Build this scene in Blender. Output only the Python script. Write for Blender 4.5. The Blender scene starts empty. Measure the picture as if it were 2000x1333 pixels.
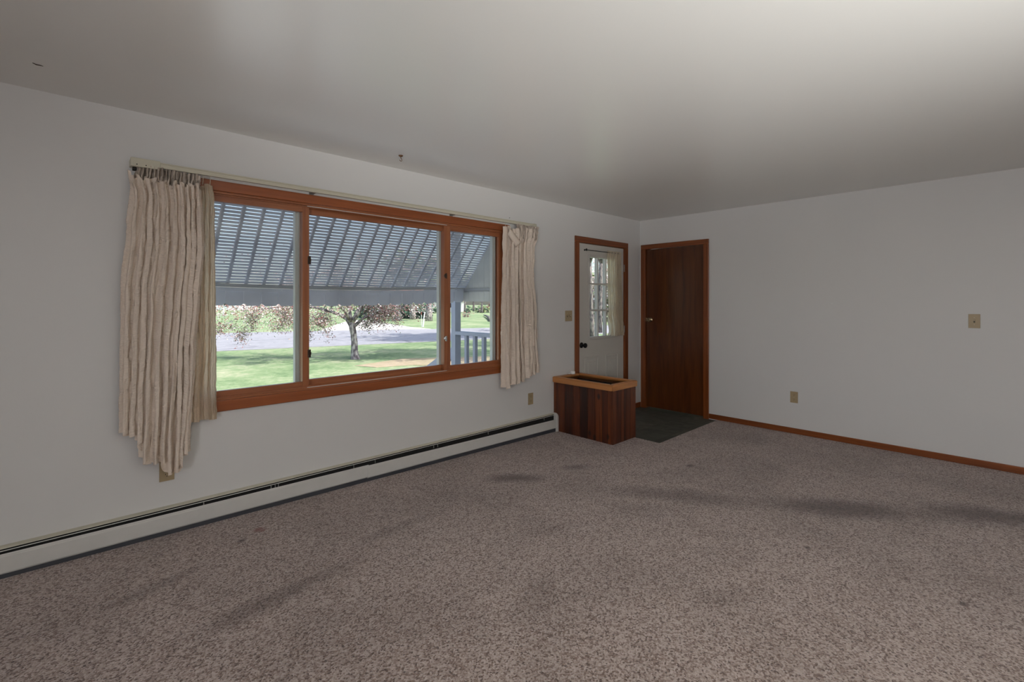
import bpy, bmesh, math, random
from math import sin, cos, pi, radians, sqrt
from mathutils import Vector, Matrix

S = bpy.context.scene
COL = S.collection

# ------------------------------------------------------------------ camera
YAW = radians(46.4554)                     # heading of the view, counter-clockwise from +X
cam_d = bpy.data.cameras.new('camera')
cam = bpy.data.objects.new('camera', cam_d)
COL.objects.link(cam)
cam.location = (0, 0, 1.3698)
cam.rotation_euler = (pi / 2, 0, YAW - pi / 2)
cam_d.sensor_width = 36
cam_d.lens = 928.37 / 2000 * 36
cam_d.shift_y = -75.7 / 2000
cam_d.clip_start, cam_d.clip_end = 0.05, 600
S.camera = cam

# ------------------------------------------------------------------ light
SUN_TO = Vector((0.26, -0.52, 0.81)).normalized()
w = bpy.data.worlds.new('sky')
S.world = w
w.use_nodes = True
nt = w.node_tree
nt.nodes.clear()
wo = nt.nodes.new('ShaderNodeOutputWorld')
bg = nt.nodes.new('ShaderNodeBackground')
sk = nt.nodes.new('ShaderNodeTexSky')
sk.sky_type = 'NISHITA'
sk.sun_disc = False
sk.sun_elevation = math.asin(SUN_TO.z)
sk.sun_rotation = math.atan2(SUN_TO.x, SUN_TO.y)
sk.air_density, sk.dust_density, sk.ozone_density = 1.0, 3.0, 0.7
bg.inputs['Strength'].default_value = 0.38
nt.links.new(sk.outputs[0], bg.inputs['Color'])
nt.links.new(bg.outputs[0], wo.inputs['Surface'])

def lamp(name, kind, energy, color, loc, direction, size=None, spread=180):
    d = bpy.data.lights.new(name, kind)
    d.energy = energy
    d.color = color
    if kind == 'AREA':
        d.shape = 'RECTANGLE'
        d.size, d.size_y = size
        d.spread = radians(spread)
    if kind == 'SUN':
        d.angle = radians(0.6)
    o = bpy.data.objects.new(name, d)
    COL.objects.link(o)
    o.location = loc
    o.rotation_euler = Vector(direction).to_track_quat('-Z', 'Y').to_euler()
    return o

lamp('sun', 'SUN', 6.6, (1.0, 0.95, 0.87), (0, -5, 12), -SUN_TO)
# unseen area fills added for windows behind the camera; those walls stay closed
lamp('rear_ceiling_fill', 'AREA', 142, (1.0, 1.0, 0.97), (0.5, -2.55, 1.10), (0.56, 1, 1.16), (2.0, 1.1), 80)  # tilted upward to brighten the middle of the ceiling
lamp('side_fill', 'AREA', 66, (0.94, 0.945, 1.0), (-2.98, -1.0, 1.40), (1, 0.32, -0.03), (2.2, 1.3), 118)

S.view_settings.view_transform = 'Standard'
S.view_settings.look = 'None'
S.view_settings.exposure = 0.0
S.view_settings.gamma = 1.0
S.view_settings.use_curve_mapping = False
S.cycles.use_denoising = True
S.cycles.max_bounces = 10
S.cycles.diffuse_bounces = 6
S.cycles.transparent_max_bounces = 16
S.cycles.sample_clamp_indirect = 4.0
S.cycles.caustics_reflective = False
S.cycles.caustics_refractive = False

# ------------------------------------------------------------------ materials
def new_mat(name):
    m = bpy.data.materials.new(name)
    m.use_nodes = True
    n = m.node_tree.nodes
    return m, n, m.node_tree.links, n['Principled BSDF']

def ramp(n, stops):
    r = n.new('ShaderNodeValToRGB')
    e = r.color_ramp.elements
    while len(e) > len(stops):
        e.remove(e[-1])
    while len(e) < len(stops):
        e.new(0.5)
    for k, (p, c) in enumerate(stops):
        e[k].position = p
        e[k].color = (*c, 1)
    return r

def math_node(n, l, op, a, b=None):
    k = n.new('ShaderNodeMath')
    k.operation = op
    for i, v in enumerate((a, b)):
        if v is None:
            continue
        if isinstance(v, (int, float)):
            k.inputs[i].default_value = v
        else:
            l.new(v, k.inputs[i])
    return k.outputs[0]

def coords(n, l, scale=(1, 1, 1), kind='Object'):
    t = n.new('ShaderNodeTexCoord')
    mp = n.new('ShaderNodeMapping')
    mp.inputs['Scale'].default_value = scale
    l.new(t.outputs[kind], mp.inputs['Vector'])
    return mp.outputs[0]

def plain(name, col, rough=0.5, metal=0.0, spec=0.5, noise=0.0, nscale=40, bump=0.0):
    m, n, l, b = new_mat(name)
    b.inputs['Base Color'].default_value = (*col, 1)
    b.inputs['Roughness'].default_value = rough
    b.inputs['Metallic'].default_value = metal
    b.inputs['Specular IOR Level'].default_value = spec
    if noise or bump:
        v = coords(n, l)
        t = n.new('ShaderNodeTexNoise')
        t.inputs['Scale'].default_value = nscale
        t.inputs['Detail'].default_value = 5
        l.new(v, t.inputs['Vector'])
        if noise:
            r = ramp(n, [(0.3, tuple(c * (1 - noise) for c in col)), (0.7, tuple(min(1, c * (1 + noise)) for c in col))])
            l.new(t.outputs['Fac'], r.inputs[0])
            l.new(r.outputs[0], b.inputs['Base Color'])
        if bump:
            bp = n.new('ShaderNodeBump')
            bp.inputs['Strength'].default_value = bump
            bp.inputs['Distance'].default_value = 0.002
            l.new(t.outputs['Fac'], bp.inputs['Height'])
            l.new(bp.outputs[0], b.inputs['Normal'])
    return m

def wood(name, dark, light, axis='X', rough=0.35, fine=34, spec=0.5):
    m, n, l, b = new_mat(name)
    sc = {'X': (1.3, fine, fine), 'Y': (fine, 1.3, fine), 'Z': (fine, fine, 1.3)}[axis]
    v = coords(n, l, sc)
    t = n.new('ShaderNodeTexNoise')
    t.inputs['Scale'].default_value = 1.0
    t.inputs['Detail'].default_value = 7
    t.inputs['Roughness'].default_value = 0.62
    t.inputs['Distortion'].default_value = 0.6
    l.new(v, t.inputs['Vector'])
    mid = tuple((a + c) / 2 for a, c in zip(dark, light))
    r = ramp(n, [(0.30, dark), (0.5, mid), (0.72, light)])
    l.new(t.outputs['Fac'], r.inputs[0])
    l.new(r.outputs[0], b.inputs['Base Color'])
    b.inputs['Roughness'].default_value = rough
    b.inputs['Specular IOR Level'].default_value = spec
    bp = n.new('ShaderNodeBump')
    bp.inputs['Strength'].default_value = 0.12
    bp.inputs['Distance'].default_value = 0.001
    l.new(t.outputs['Fac'], bp.inputs['Height'])
    l.new(bp.outputs[0], b.inputs['Normal'])
    return m

def paint(name, col, rough, spec, bump, scale):
    """rolled wall or ceiling paint: even colour, fine roller stipple"""
    m, n, l, b = new_mat(name)
    b.inputs['Base Color'].default_value = (*col, 1)
    b.inputs['Roughness'].default_value = rough
    b.inputs['Specular IOR Level'].default_value = spec
    v = coords(n, l)
    t = n.new('ShaderNodeTexNoise')
    t.inputs['Scale'].default_value = scale
    t.inputs['Detail'].default_value = 3
    l.new(v, t.inputs['Vector'])
    bp = n.new('ShaderNodeBump')
    bp.inputs['Strength'].default_value = bump
    bp.inputs['Distance'].default_value = 0.0015
    l.new(t.outputs['Fac'], bp.inputs['Height'])
    l.new(bp.outputs[0], b.inputs['Normal'])
    return m

M = {}
M['wall'] = paint('wall_paint', (0.73, 0.725, 0.71), 0.50, 0.35, 0.10, 160)
M['ceiling'] = paint('ceiling_paint', (0.80, 0.795, 0.77), 0.29, 0.7, 0.08, 120)
M['trim_x'] = wood('stained_fir_along_x', (0.20, 0.053, 0.014), (0.37, 0.106, 0.031), 'X', 0.30)
M['trim_y'] = wood('stained_fir_along_y', (0.20, 0.053, 0.014), (0.37, 0.106, 0.031), 'Y', 0.30)
M['trim_z'] = wood('stained_fir_upright', (0.20, 0.053, 0.014), (0.37, 0.106, 0.031), 'Z', 0.30)
M['sash_x'] = wood('sash_fir_along_x', (0.26, 0.085, 0.032), (0.42, 0.155, 0.062), 'X', 0.34)
M['sash_z'] = wood('sash_fir_upright', (0.26, 0.085, 0.032), (0.42, 0.155, 0.062), 'Z', 0.34)
M['dark_door'] = wood('dark_veneer', (0.048, 0.012, 0.0022), (0.120, 0.034, 0.0065), 'Z', 0.30, 16)
M['dtrim_x'] = wood('door_trim_along_x', (0.14, 0.034, 0.007), (0.26, 0.072, 0.016), 'X', 0.32)
M['dtrim_y'] = wood('door_trim_along_y', (0.14, 0.034, 0.007), (0.26, 0.072, 0.016), 'Y', 0.32)
M['dtrim_z'] = wood('door_trim_upright', (0.14, 0.034, 0.007), (0.26, 0.072, 0.016), 'Z', 0.32)
M['rim_x'] = wood('oak_rim_along_x', (0.34, 0.13, 0.033), (0.58, 0.255, 0.085), 'X', 0.33)
M['rim_y'] = wood('oak_rim_along_y', (0.34, 0.13, 0.033), (0.58, 0.255, 0.085), 'Y', 0.33)
M['black'] = plain('black_metal', (0.008, 0.008, 0.009), 0.28, 0.6)
M['void'] = plain('cavity_shade_black', (0.012, 0.011, 0.010), 0.9)  # near-black colour in place of shade inside heater and planter
M['soil'] = plain('dry_dark_liner', (0.030, 0.020, 0.015), 0.95, noise=0.5, nscale=60, bump=0.5)
M['vinyl'] = plain('white_vinyl', (0.72, 0.74, 0.72), 0.4)
M['door_white'] = plain('white_door_enamel', (0.60, 0.58, 0.53), 0.38)
M['heater'] = plain('cream_enamel', (0.64, 0.63, 0.60), 0.34, noise=0.03, nscale=14)
M['hood'] = plain('ivory_enamel', (0.56, 0.53, 0.43), 0.4, noise=0.04, nscale=10)
M['ivory'] = plain('aged_ivory_plastic', (0.40, 0.31, 0.185), 0.35)
M['ivory_light'] = plain('ivory_toggle_plastic', (0.52, 0.43, 0.29), 0.3)
M['slot'] = plain('slot_black', (0.01, 0.008, 0.006), 0.6)
M['screw'] = plain('screw_metal', (0.55, 0.50, 0.40), 0.35, 0.6)
M['brass'] = plain('aged_brass', (0.42, 0.33, 0.20), 0.25, 1.0)
M['rod'] = plain('ivory_rod_enamel', (0.60, 0.57, 0.45), 0.4)
M['bracket'] = plain('grey_steel', (0.35, 0.35, 0.33), 0.4, 0.7)
M['white_plastic'] = plain('white_plastic', (0.80, 0.79, 0.77), 0.35)
M['rust'] = plain('rusty_steel', (0.16, 0.075, 0.03), 0.7, 0.2)
M['bronze'] = plain('dark_bronze_latch', (0.055, 0.035, 0.025), 0.35, 0.6)
M['steel'] = plain('bright_latch_steel', (0.55, 0.55, 0.55), 0.25, 1.0)

def glass(name, gloss):
    m, n, l, b = new_mat(name)
    n.remove(b)
    out = n['Material Output']
    tr = n.new('ShaderNodeBsdfTransparent')
    tr.inputs[0].default_value = (0.95, 0.97, 0.96, 1)
    gl = n.new('ShaderNodeBsdfGlossy')
    gl.inputs['Roughness'].default_value = 0.02
    lw = n.new('ShaderNodeLayerWeight')          # two-sided Schlick reflection of a thin pane
    lw.inputs['Blend'].default_value = 0.5
    f = math_node(n, l, 'ADD', math_node(n, l, 'MULTIPLY', math_node(n, l, 'POWER', lw.outputs['Facing'], 5.0), 1 - gloss), gloss)
    mx = n.new('ShaderNodeMixShader')
    l.new(f, mx.inputs[0])
    l.new(tr.outputs[0], mx.inputs[1])
    l.new(gl.outputs[0], mx.inputs[2])
    l.new(mx.outputs[0], out.inputs['Surface'])
    return m
M['glass'] = glass('window_glass', 0.04)

def carpet():
    m, n, l, b = new_mat('cut_pile_carpet')
    t = n.new('ShaderNodeTexCoord')
    obj = t.outputs['Object']
    def noise(scale, detail=3, rough=0.5, dist=0.0):
        k = n.new('ShaderNodeTexNoise')
        k.inputs['Scale'].default_value = scale
        k.inputs['Detail'].default_value = detail
        k.inputs['Roughness'].default_value = rough
        k.inputs['Distortion'].default_value = dist
        l.new(obj, k.inputs['Vector'])
        return k.outputs['Fac']
    v = n.new('ShaderNodeTexVoronoi')
    v.inputs['Scale'].default_value = 140
    l.new(obj, v.inputs['Vector'])
    sep = n.new('ShaderNodeSeparateColor')
    l.new(v.outputs['Color'], sep.inputs[0])
    tuft = noise(165, 3, 0.62, 0.7)
    mixv = math_node(n, l, 'ADD', math_node(n, l, 'MULTIPLY', sep.outputs[0], 0.50), math_node(n, l, 'MULTIPLY', tuft, 0.62))
    r = ramp(n, [(0.26, (0.070, 0.042, 0.030)), (0.41, (0.25, 0.172, 0.132)), (0.56, (0.41, 0.322, 0.275)), (0.84, (0.60, 0.515, 0.475))])
    l.new(mixv, r.inputs[0])
    # soiled traffic lanes and old spills, with some room shading painted in
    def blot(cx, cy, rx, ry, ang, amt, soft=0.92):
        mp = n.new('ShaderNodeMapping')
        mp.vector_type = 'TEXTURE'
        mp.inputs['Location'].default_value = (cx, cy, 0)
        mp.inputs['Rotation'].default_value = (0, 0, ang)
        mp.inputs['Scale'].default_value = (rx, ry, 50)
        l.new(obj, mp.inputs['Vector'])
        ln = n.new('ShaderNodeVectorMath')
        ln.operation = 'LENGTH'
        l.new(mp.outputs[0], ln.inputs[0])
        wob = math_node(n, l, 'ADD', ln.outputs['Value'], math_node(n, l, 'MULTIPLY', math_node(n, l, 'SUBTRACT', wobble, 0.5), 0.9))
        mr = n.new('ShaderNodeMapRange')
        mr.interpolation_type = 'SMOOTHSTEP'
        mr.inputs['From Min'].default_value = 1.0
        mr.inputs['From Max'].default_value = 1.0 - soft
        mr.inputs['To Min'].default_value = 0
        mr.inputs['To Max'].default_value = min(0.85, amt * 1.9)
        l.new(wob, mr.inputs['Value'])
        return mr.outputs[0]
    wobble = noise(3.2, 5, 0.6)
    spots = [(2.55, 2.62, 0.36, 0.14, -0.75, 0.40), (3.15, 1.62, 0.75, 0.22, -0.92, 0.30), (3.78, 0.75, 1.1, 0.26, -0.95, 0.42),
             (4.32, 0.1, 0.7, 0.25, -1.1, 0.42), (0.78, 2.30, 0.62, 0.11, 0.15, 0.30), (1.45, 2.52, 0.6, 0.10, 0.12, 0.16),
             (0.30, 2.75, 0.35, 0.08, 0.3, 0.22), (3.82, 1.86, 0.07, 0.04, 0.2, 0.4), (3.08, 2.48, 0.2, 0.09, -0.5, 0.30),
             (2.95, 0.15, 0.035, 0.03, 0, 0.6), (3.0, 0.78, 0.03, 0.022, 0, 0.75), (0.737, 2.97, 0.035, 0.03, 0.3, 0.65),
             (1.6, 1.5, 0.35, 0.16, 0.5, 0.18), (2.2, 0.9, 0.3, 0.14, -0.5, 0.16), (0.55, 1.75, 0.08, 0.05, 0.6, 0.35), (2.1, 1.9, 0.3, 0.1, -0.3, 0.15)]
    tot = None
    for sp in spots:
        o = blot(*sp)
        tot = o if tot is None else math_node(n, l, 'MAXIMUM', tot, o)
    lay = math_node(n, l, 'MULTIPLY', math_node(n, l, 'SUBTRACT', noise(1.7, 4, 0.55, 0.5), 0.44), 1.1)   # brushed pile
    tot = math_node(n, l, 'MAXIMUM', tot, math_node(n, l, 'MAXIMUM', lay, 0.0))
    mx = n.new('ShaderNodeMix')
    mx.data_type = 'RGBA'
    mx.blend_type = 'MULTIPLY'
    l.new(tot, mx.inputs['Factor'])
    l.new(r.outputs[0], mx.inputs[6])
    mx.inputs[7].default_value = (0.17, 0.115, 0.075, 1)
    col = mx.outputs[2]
    for cx, cy, rr in ((0.845, 3.05, 0.05), (0.86, 3.02, 0.03)):       # small reddish spill
        o = blot(cx, cy, rr, rr * 0.7, 0.4, 0.55)
        m2 = n.new('ShaderNodeMix')
        m2.data_type = 'RGBA'
        l.new(o, m2.inputs['Factor'])
        l.new(col, m2.inputs[6])
        m2.inputs[7].default_value = (0.20, 0.055, 0.03, 1)
        col = m2.outputs[2]
    l.new(col, b.inputs['Base Color'])
    b.inputs['Roughness'].default_value = 0.95
    b.inputs['Specular IOR Level'].default_value = 0.15
    b.inputs['Sheen Weight'].default_value = 0.35
    b.inputs['Sheen Tint'].default_value = (0.90, 0.90, 1.0, 1)
    b.inputs['Sheen Roughness'].default_value = 0.45
    bp = n.new('ShaderNodeBump')
    bp.inputs['Strength'].default_value = 0.9
    bp.inputs['Distance'].default_value = 0.006
    hh = math_node(n, l, 'SUBTRACT', tuft, math_node(n, l, 'MULTIPLY', v.outputs['Distance'], 0.6))
    l.new(hh, bp.inputs['Height'])
    l.new(bp.outputs[0], b.inputs['Normal'])
    return m
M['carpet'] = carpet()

def slate():
    m, n, l, b = new_mat('slate_tile')
    t = n.new('ShaderNodeTexCoord')
    br = n.new('ShaderNodeTexBrick')
    br.inputs['Scale'].default_value = 1.0
    br.inputs['Brick Width'].default_value = 0.305
    br.inputs['Row Height'].default_value = 0.305
    br.inputs['Mortar Size'].default_value = 0.003
    br.offset = 0.0
    br.inputs['Color1'].default_value = (0.060, 0.068, 0.058, 1)
    br.inputs['Color2'].default_value = (0.088, 0.092, 0.078, 1)
    br.inputs['Mortar'].default_value = (0.035, 0.034, 0.030, 1)
    l.new(t.outputs['Object'], br.inputs['Vector'])
    no = n.new('ShaderNodeTexNoise')
    no.inputs['Scale'].default_value = 7
    no.inputs['Detail'].default_value = 8
    no.inputs['Distortion'].default_value = 1.2
    l.new(t.outputs['Object'], no.inputs['Vector'])
    r = ramp(n, [(0.3, (0.6, 0.6, 0.6)), (0.62, (1.15, 1.12, 1.1)), (0.75, (1.7, 1.5, 1.45))])
    l.new(no.outputs['Fac'], r.inputs[0])
    mx = n.new('ShaderNodeMix')
    mx.data_type = 'RGBA'
    mx.blend_type = 'MULTIPLY'
    mx.inputs['Factor'].default_value = 1
    l.new(br.outputs['Color'], mx.inputs[6])
    l.new(r.outputs[0], mx.inputs[7])
    l.new(mx.outputs[2], b.inputs['Base Color'])
    b.inputs['Roughness'].default_value = 0.55
    bp = n.new('ShaderNodeBump')
    bp.inputs['Strength'].default_value = 0.4
    bp.inputs['Distance'].default_value = 0.003
    l.new(no.outputs['Fac'], bp.inputs['Height'])
    l.new(bp.outputs[0], b.inputs['Normal'])
    return m
M['slate'] = slate()

def planks(name):
    """dark stained knotty boards, every board its own tone (attribute 'tone' per board)"""
    m, n, l, b = new_mat(name)
    a = n.new('ShaderNodeAttribute')
    a.attribute_name = 'tone'
    v = coords(n, l, (24, 24, 1.6))
    ad = n.new('ShaderNodeVectorMath')
    ad.operation = 'ADD'
    l.new(v, ad.inputs[0])
    sc = n.new('ShaderNodeVectorMath')
    sc.operation = 'SCALE'
    sc.inputs['Scale'].default_value = 37
    l.new(a.outputs['Color'], sc.inputs[0])
    l.new(sc.outputs[0], ad.inputs[1])
    t = n.new('ShaderNodeTexNoise')
    t.inputs['Scale'].default_value = 1
    t.inputs['Detail'].default_value = 7
    t.inputs['Roughness'].default_value = 0.65
    t.inputs['Distortion'].default_value = 0.9
    l.new(ad.outputs[0], t.inputs['Vector'])
    fac = math_node(n, l, 'ADD', math_node(n, l, 'MULTIPLY', t.outputs['Fac'], 0.75), math_node(n, l, 'MULTIPLY', math_node(n, l, 'SUBTRACT', a.outputs['Fac'], 0.35), 0.55))
    r = ramp(n, [(0.2, (0.020, 0.006, 0.003)), (0.42, (0.075, 0.018, 0.006)), (0.62, (0.17, 0.042, 0.010)), (0.8, (0.27, 0.075, 0.018))])
    l.new(fac, r.inputs[0])
    # knots
    kv = coords(n, l, (9, 9, 5))
    k = n.new('ShaderNodeTexVoronoi')
    k.inputs['Scale'].default_value = 1.0
    l.new(kv, k.inputs['Vector'])
    mr = n.new('ShaderNodeMapRange')
    mr.inputs['From Min'].default_value = 0.10
    mr.inputs['From Max'].default_value = 0.20
    l.new(k.outputs['Distance'], mr.inputs['Value'])
    mx = n.new('ShaderNodeMix')
    mx.data_type = 'RGBA'
    l.new(mr.outputs[0], mx.inputs['Factor'])
    mx.inputs[6].default_value = (0.018, 0.006, 0.004, 1)
    l.new(r.outputs[0], mx.inputs[7])
    l.new(mx.outputs[2], b.inputs['Base Color'])
    b.inputs['Roughness'].default_value = 0.36
    return m
M['planks'] = planks('knotty_planks')

def cloth(name, col, trans, stripes, pucker):
    m, n, l, b = new_mat(name)
    n.remove(b)
    out = n['Material Output']
    uv = n.new('ShaderNodeUVMap')
    mp = n.new('ShaderNodeMapping')
    mp.inputs['Scale'].default_value = (stripes * 0.16, stripes * 0.5, 1)
    l.new(uv.outputs[0], mp.inputs['Vector'])
    t = n.new('ShaderNodeTexNoise')
    t.inputs['Scale'].default_value = 1
    t.inputs['Detail'].default_value = 4
    l.new(mp.outputs[0], t.inputs['Vector'])
    wv = n.new('ShaderNodeTexWave')
    wv.wave_type = 'BANDS'
    wv.bands_direction = 'X'
    wv.inputs['Scale'].default_value = 0.22
    wv.inputs['Distortion'].default_value = 1.5
    wv.inputs['Detail'].default_value = 2
    l.new(mp.outputs[0], wv.inputs['Vector'])
    h = math_node(n, l, 'MULTIPLY', t.outputs['Fac'], math_node(n, l, 'ADD', wv.outputs['Fac'], 0.25))
    bp = n.new('ShaderNodeBump')
    bp.inputs['Strength'].default_value = pucker
    bp.inputs['Distance'].default_value = 0.008
    l.new(h, bp.inputs['Height'])
    w2 = n.new('ShaderNodeTexNoise')
    w2.inputs['Scale'].default_value = 2
    w2.inputs['Detail'].default_value = 4
    l.new(mp.outputs[0], w2.inputs['Vector'])
    r = ramp(n, [(0.3, tuple(c * 0.86 for c in col)), (0.7, col)])
    l.new(w2.outputs['Fac'], r.inputs[0])
    d = n.new('ShaderNodeBsdfDiffuse')
    tr = n.new('ShaderNodeBsdfTranslucent')
    for k in (d, tr):
        l.new(bp.outputs[0], k.inputs['Normal'])
    l.new(r.outputs[0], d.inputs['Color'])
    tr.inputs['Color'].default_value = (*col, 1)
    mx = n.new('ShaderNodeMixShader')
    mx.inputs[0].default_value = trans
    l.new(d.outputs[0], mx.inputs[1])
    l.new(tr.outputs[0], mx.inputs[2])
    l.new(mx.outputs[0], out.inputs['Surface'])
    return m
M['linen'] = cloth('puckered_linen', (0.90, 0.78, 0.665), 0.08, 190, 1.0)
M['linen_thin'] = cloth('single_layer_linen', (0.90, 0.76, 0.58), 0.50, 190, 0.8)
M['sheer'] = cloth('thin_cream_cotton', (0.84, 0.75, 0.60), 0.50, 160, 0.4)

# outside
def grass(name, a, c, d, scale=1.0):
    m, n, l, b = new_mat(name)
    t = n.new('ShaderNodeTexCoord')
    def noise(s, det):
        k = n.new('ShaderNodeTexNoise')
        k.inputs['Scale'].default_value = s * scale
        k.inputs['Detail'].default_value = det
        k.inputs['Roughness'].default_value = 0.7
        l.new(t.outputs['Object'], k.inputs['Vector'])
        return k.outputs['Fac']
    f = math_node(n, l, 'ADD', math_node(n, l, 'MULTIPLY', noise(0.35, 4), 0.50), math_node(n, l, 'ADD', math_node(n, l, 'MULTIPLY', noise(4, 9), 0.40), math_node(n, l, 'MULTIPLY', noise(14, 4), 0.28)))
    r = ramp(n, [(0.42, a), (0.58, c), (0.74, d)])
    l.new(f, r.inputs[0])
    l.new(r.outputs[0], b.inputs['Base Color'])
    b.inputs['Roughness'].default_value = 0.9
    b.inputs['Specular IOR Level'].default_value = 0.1
    bp = n.new('ShaderNodeBump')
    bp.inputs['Strength'].default_value = 0.6
    bp.inputs['Distance'].default_value = 0.03
    l.new(noise(26, 3), bp.inputs['Height'])
    l.new(bp.outputs[0], b.inputs['Normal'])
    return m
M['grass'] = grass('lawn_grass', (0.075, 0.135, 0.062), (0.205, 0.275, 0.145), (0.40, 0.385, 0.275))
M['dry_grass'] = grass('dry_leaf_litter', (0.24, 0.26, 0.13), (0.36, 0.29, 0.20), (0.46, 0.36, 0.28), 1.6)

def asphalt():
    m, n, l, b = new_mat('cracked_pale_asphalt')
    v = coords(n, l)
    t = n.new('ShaderNodeTexNoise')
    t.inputs['Scale'].default_value = 4
    t.inputs['Detail'].default_value = 8
    l.new(v, t.inputs['Vector'])
    r = ramp(n, [(0.3, (0.24, 0.235, 0.262)), (0.7, (0.31, 0.30, 0.33))])
    l.new(t.outputs['Fac'], r.inputs[0])
    vo = n.new('ShaderNodeTexVoronoi')
    vo.feature = 'DISTANCE_TO_EDGE'
    vo.inputs['Scale'].default_value = 1
    mp = n.new('ShaderNodeMapping')
    mp.inputs['Scale'].default_value = (0.13, 0.42, 1)
    mp.inputs['Rotation'].default_value = (0, 0, 0.25)
    nv = n.new('ShaderNodeTexNoise')
    nv.inputs['Scale'].default_value = 0.8
    nv.inputs['Detail'].default_value = 4
    l.new(v, nv.inputs['Vector'])
    ad = n.new('ShaderNodeVectorMath')
    ad.operation = 'ADD'
    l.new(v, ad.inputs[0])
    l.new(nv.outputs['Color'], ad.inputs[1])
    l.new(ad.outputs[0], mp.inputs['Vector'])
    l.new(mp.outputs[0], vo.inputs['Vector'])
    mr = n.new('ShaderNodeMapRange')
    mr.inputs['From Min'].default_value = 0.008
    mr.inputs['From Max'].default_value = 0.03
    l.new(vo.outputs['Distance'], mr.inputs['Value'])
    mx = n.new('ShaderNodeMix')
    mx.data_type = 'RGBA'
    l.new(mr.outputs[0], mx.inputs['Factor'])
    mx.inputs[6].default_value = (0.17, 0.165, 0.19, 1)
    l.new(r.outputs[0], mx.inputs[7])
    l.new(mx.outputs[2], b.inputs['Base Color'])
    b.inputs['Roughness'].default_value = 0.9
    return m
M['road'] = asphalt()
M['gravel'] = plain('pale_gravel', (0.54, 0.51, 0.48), 0.95, noise=0.18, nscale=6, bump=0.4)
M['bounce_gravel'] = plain('white_bounce_gravel', (0.74, 0.73, 0.70), 0.9, noise=0.12, nscale=18, bump=0.5)  # bright ground colour for the added sunlight bounce
M['awning'] = plain('grey_awning_enamel', (0.70, 0.71, 0.79), 0.5, noise=0.05, nscale=9)
M['awning_side'] = plain('weathered_side_enamel', (0.66, 0.66, 0.63), 0.55, noise=0.08, nscale=5)
M['awning_dark'] = plain('grey_awning_bar', (0.42, 0.43, 0.45), 0.5)
M['porch'] = plain('grey_porch_paint', (0.33, 0.34, 0.40), 0.55, noise=0.06, nscale=12)
M['siding'] = plain('pale_house_siding', (0.62, 0.61, 0.58), 0.6)
M['roofing'] = plain('grey_roof_shingle', (0.14, 0.13, 0.12), 0.9, noise=0.2, nscale=12)
def bark(name, a, c):
    m, n, l, b = new_mat(name)
    v = coords(n, l, (9, 9, 4))
    t = n.new('ShaderNodeTexNoise')
    t.inputs['Scale'].default_value = 1.3
    t.inputs['Detail'].default_value = 6
    l.new(v, t.inputs['Vector'])
    r = ramp(n, [(0.42, a), (0.58, c)])
    l.new(t.outputs['Fac'], r.inputs[0])
    l.new(r.outputs[0], b.inputs['Base Color'])
    b.inputs['Roughness'].default_value = 0.95
    return m
M['bark'] = bark('mottled_bark', (0.11, 0.085, 0.10), (0.46, 0.42, 0.40))
M['bark_dark'] = bark('dark_bark', (0.07, 0.06, 0.07), (0.22, 0.19, 0.18))
M['leaf_pink'] = plain('pale_pink_blossom', (0.58, 0.44, 0.43), 0.8)
M['leaf_red'] = plain('russet_young_leaf', (0.30, 0.12, 0.11), 0.8)
M['leaf_green'] = plain('fresh_green_leaf', (0.17, 0.24, 0.09), 0.8)
M['leaf_white'] = plain('white_blossom', (0.68, 0.64, 0.62), 0.8)
M['hedge_a'] = plain('dark_conifer_green', (0.045, 0.105, 0.075), 0.85)
M['hedge_b'] = plain('mid_conifer_green', (0.085, 0.16, 0.10), 0.85)
M['house_white'] = plain('white_clapboard', (0.72, 0.72, 0.74), 0.6)
M['house_tan'] = plain('tan_clapboard', (0.55, 0.36, 0.26), 0.7)
M['roof_red'] = plain('red_brown_shingle', (0.42, 0.20, 0.15), 0.9)
M['dark_glass'] = plain('dark_glass', (0.03, 0.035, 0.04), 0.1)
M['car_red'] = plain('dark_red_car_paint', (0.26, 0.045, 0.06), 0.25)
M['tyre'] = plain('tyre_rubber', (0.02, 0.02, 0.02), 0.8)
M['alloy'] = plain('alloy_wheel', (0.6, 0.6, 0.62), 0.3, 0.8)
M['post_white'] = plain('white_post_paint', (0.82, 0.82, 0.82), 0.5)
M['post_red'] = plain('red_marker_paint', (0.55, 0.10, 0.06), 0.5)

# ------------------------------------------------------------------ mesh helpers
def tag(o, label=None, cat=None, group=None, kind=None):
    if label: o['label'] = label
    if cat: o['category'] = cat
    if group: o['group'] = group
    if kind: o['kind'] = kind
    return o

def empty(name, loc, label, cat, group=None, kind=None):
    o = bpy.data.objects.new(name, None)
    COL.objects.link(o)
    o.location = loc
    o.empty_display_size = 0.1
    return tag(o, label, cat, group, kind)

def world_of(o):
    mtx = Matrix.LocRotScale(o.location, o.rotation_euler, o.scale)
    if o.parent:
        mtx = world_of(o.parent) @ o.matrix_parent_inverse @ mtx
    return mtx

def obj(name, bm, mat, parent=None, bevel=0.0, smooth=False, seg=2):
    me = bpy.data.meshes.new(name)
    bmesh.ops.recalc_face_normals(bm, faces=bm.faces)
    bm.to_mesh(me)
    bm.free()
    mats = mat if isinstance(mat, (list, tuple)) else [mat]
    for k in mats:
        me.materials.append(k)
    if smooth:
        for p in me.polygons:
            p.use_smooth = True
    o = bpy.data.objects.new(name, me)
    COL.objects.link(o)
    if parent:
        o.parent = parent
        o.matrix_parent_inverse = world_of(parent).inverted()
    if bevel:
        md = o.modifiers.new('bevel', 'BEVEL')
        md.width = bevel
        md.segments = seg
        md.limit_method = 'ANGLE'
        md.angle_limit = radians(40)
    return o

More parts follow.
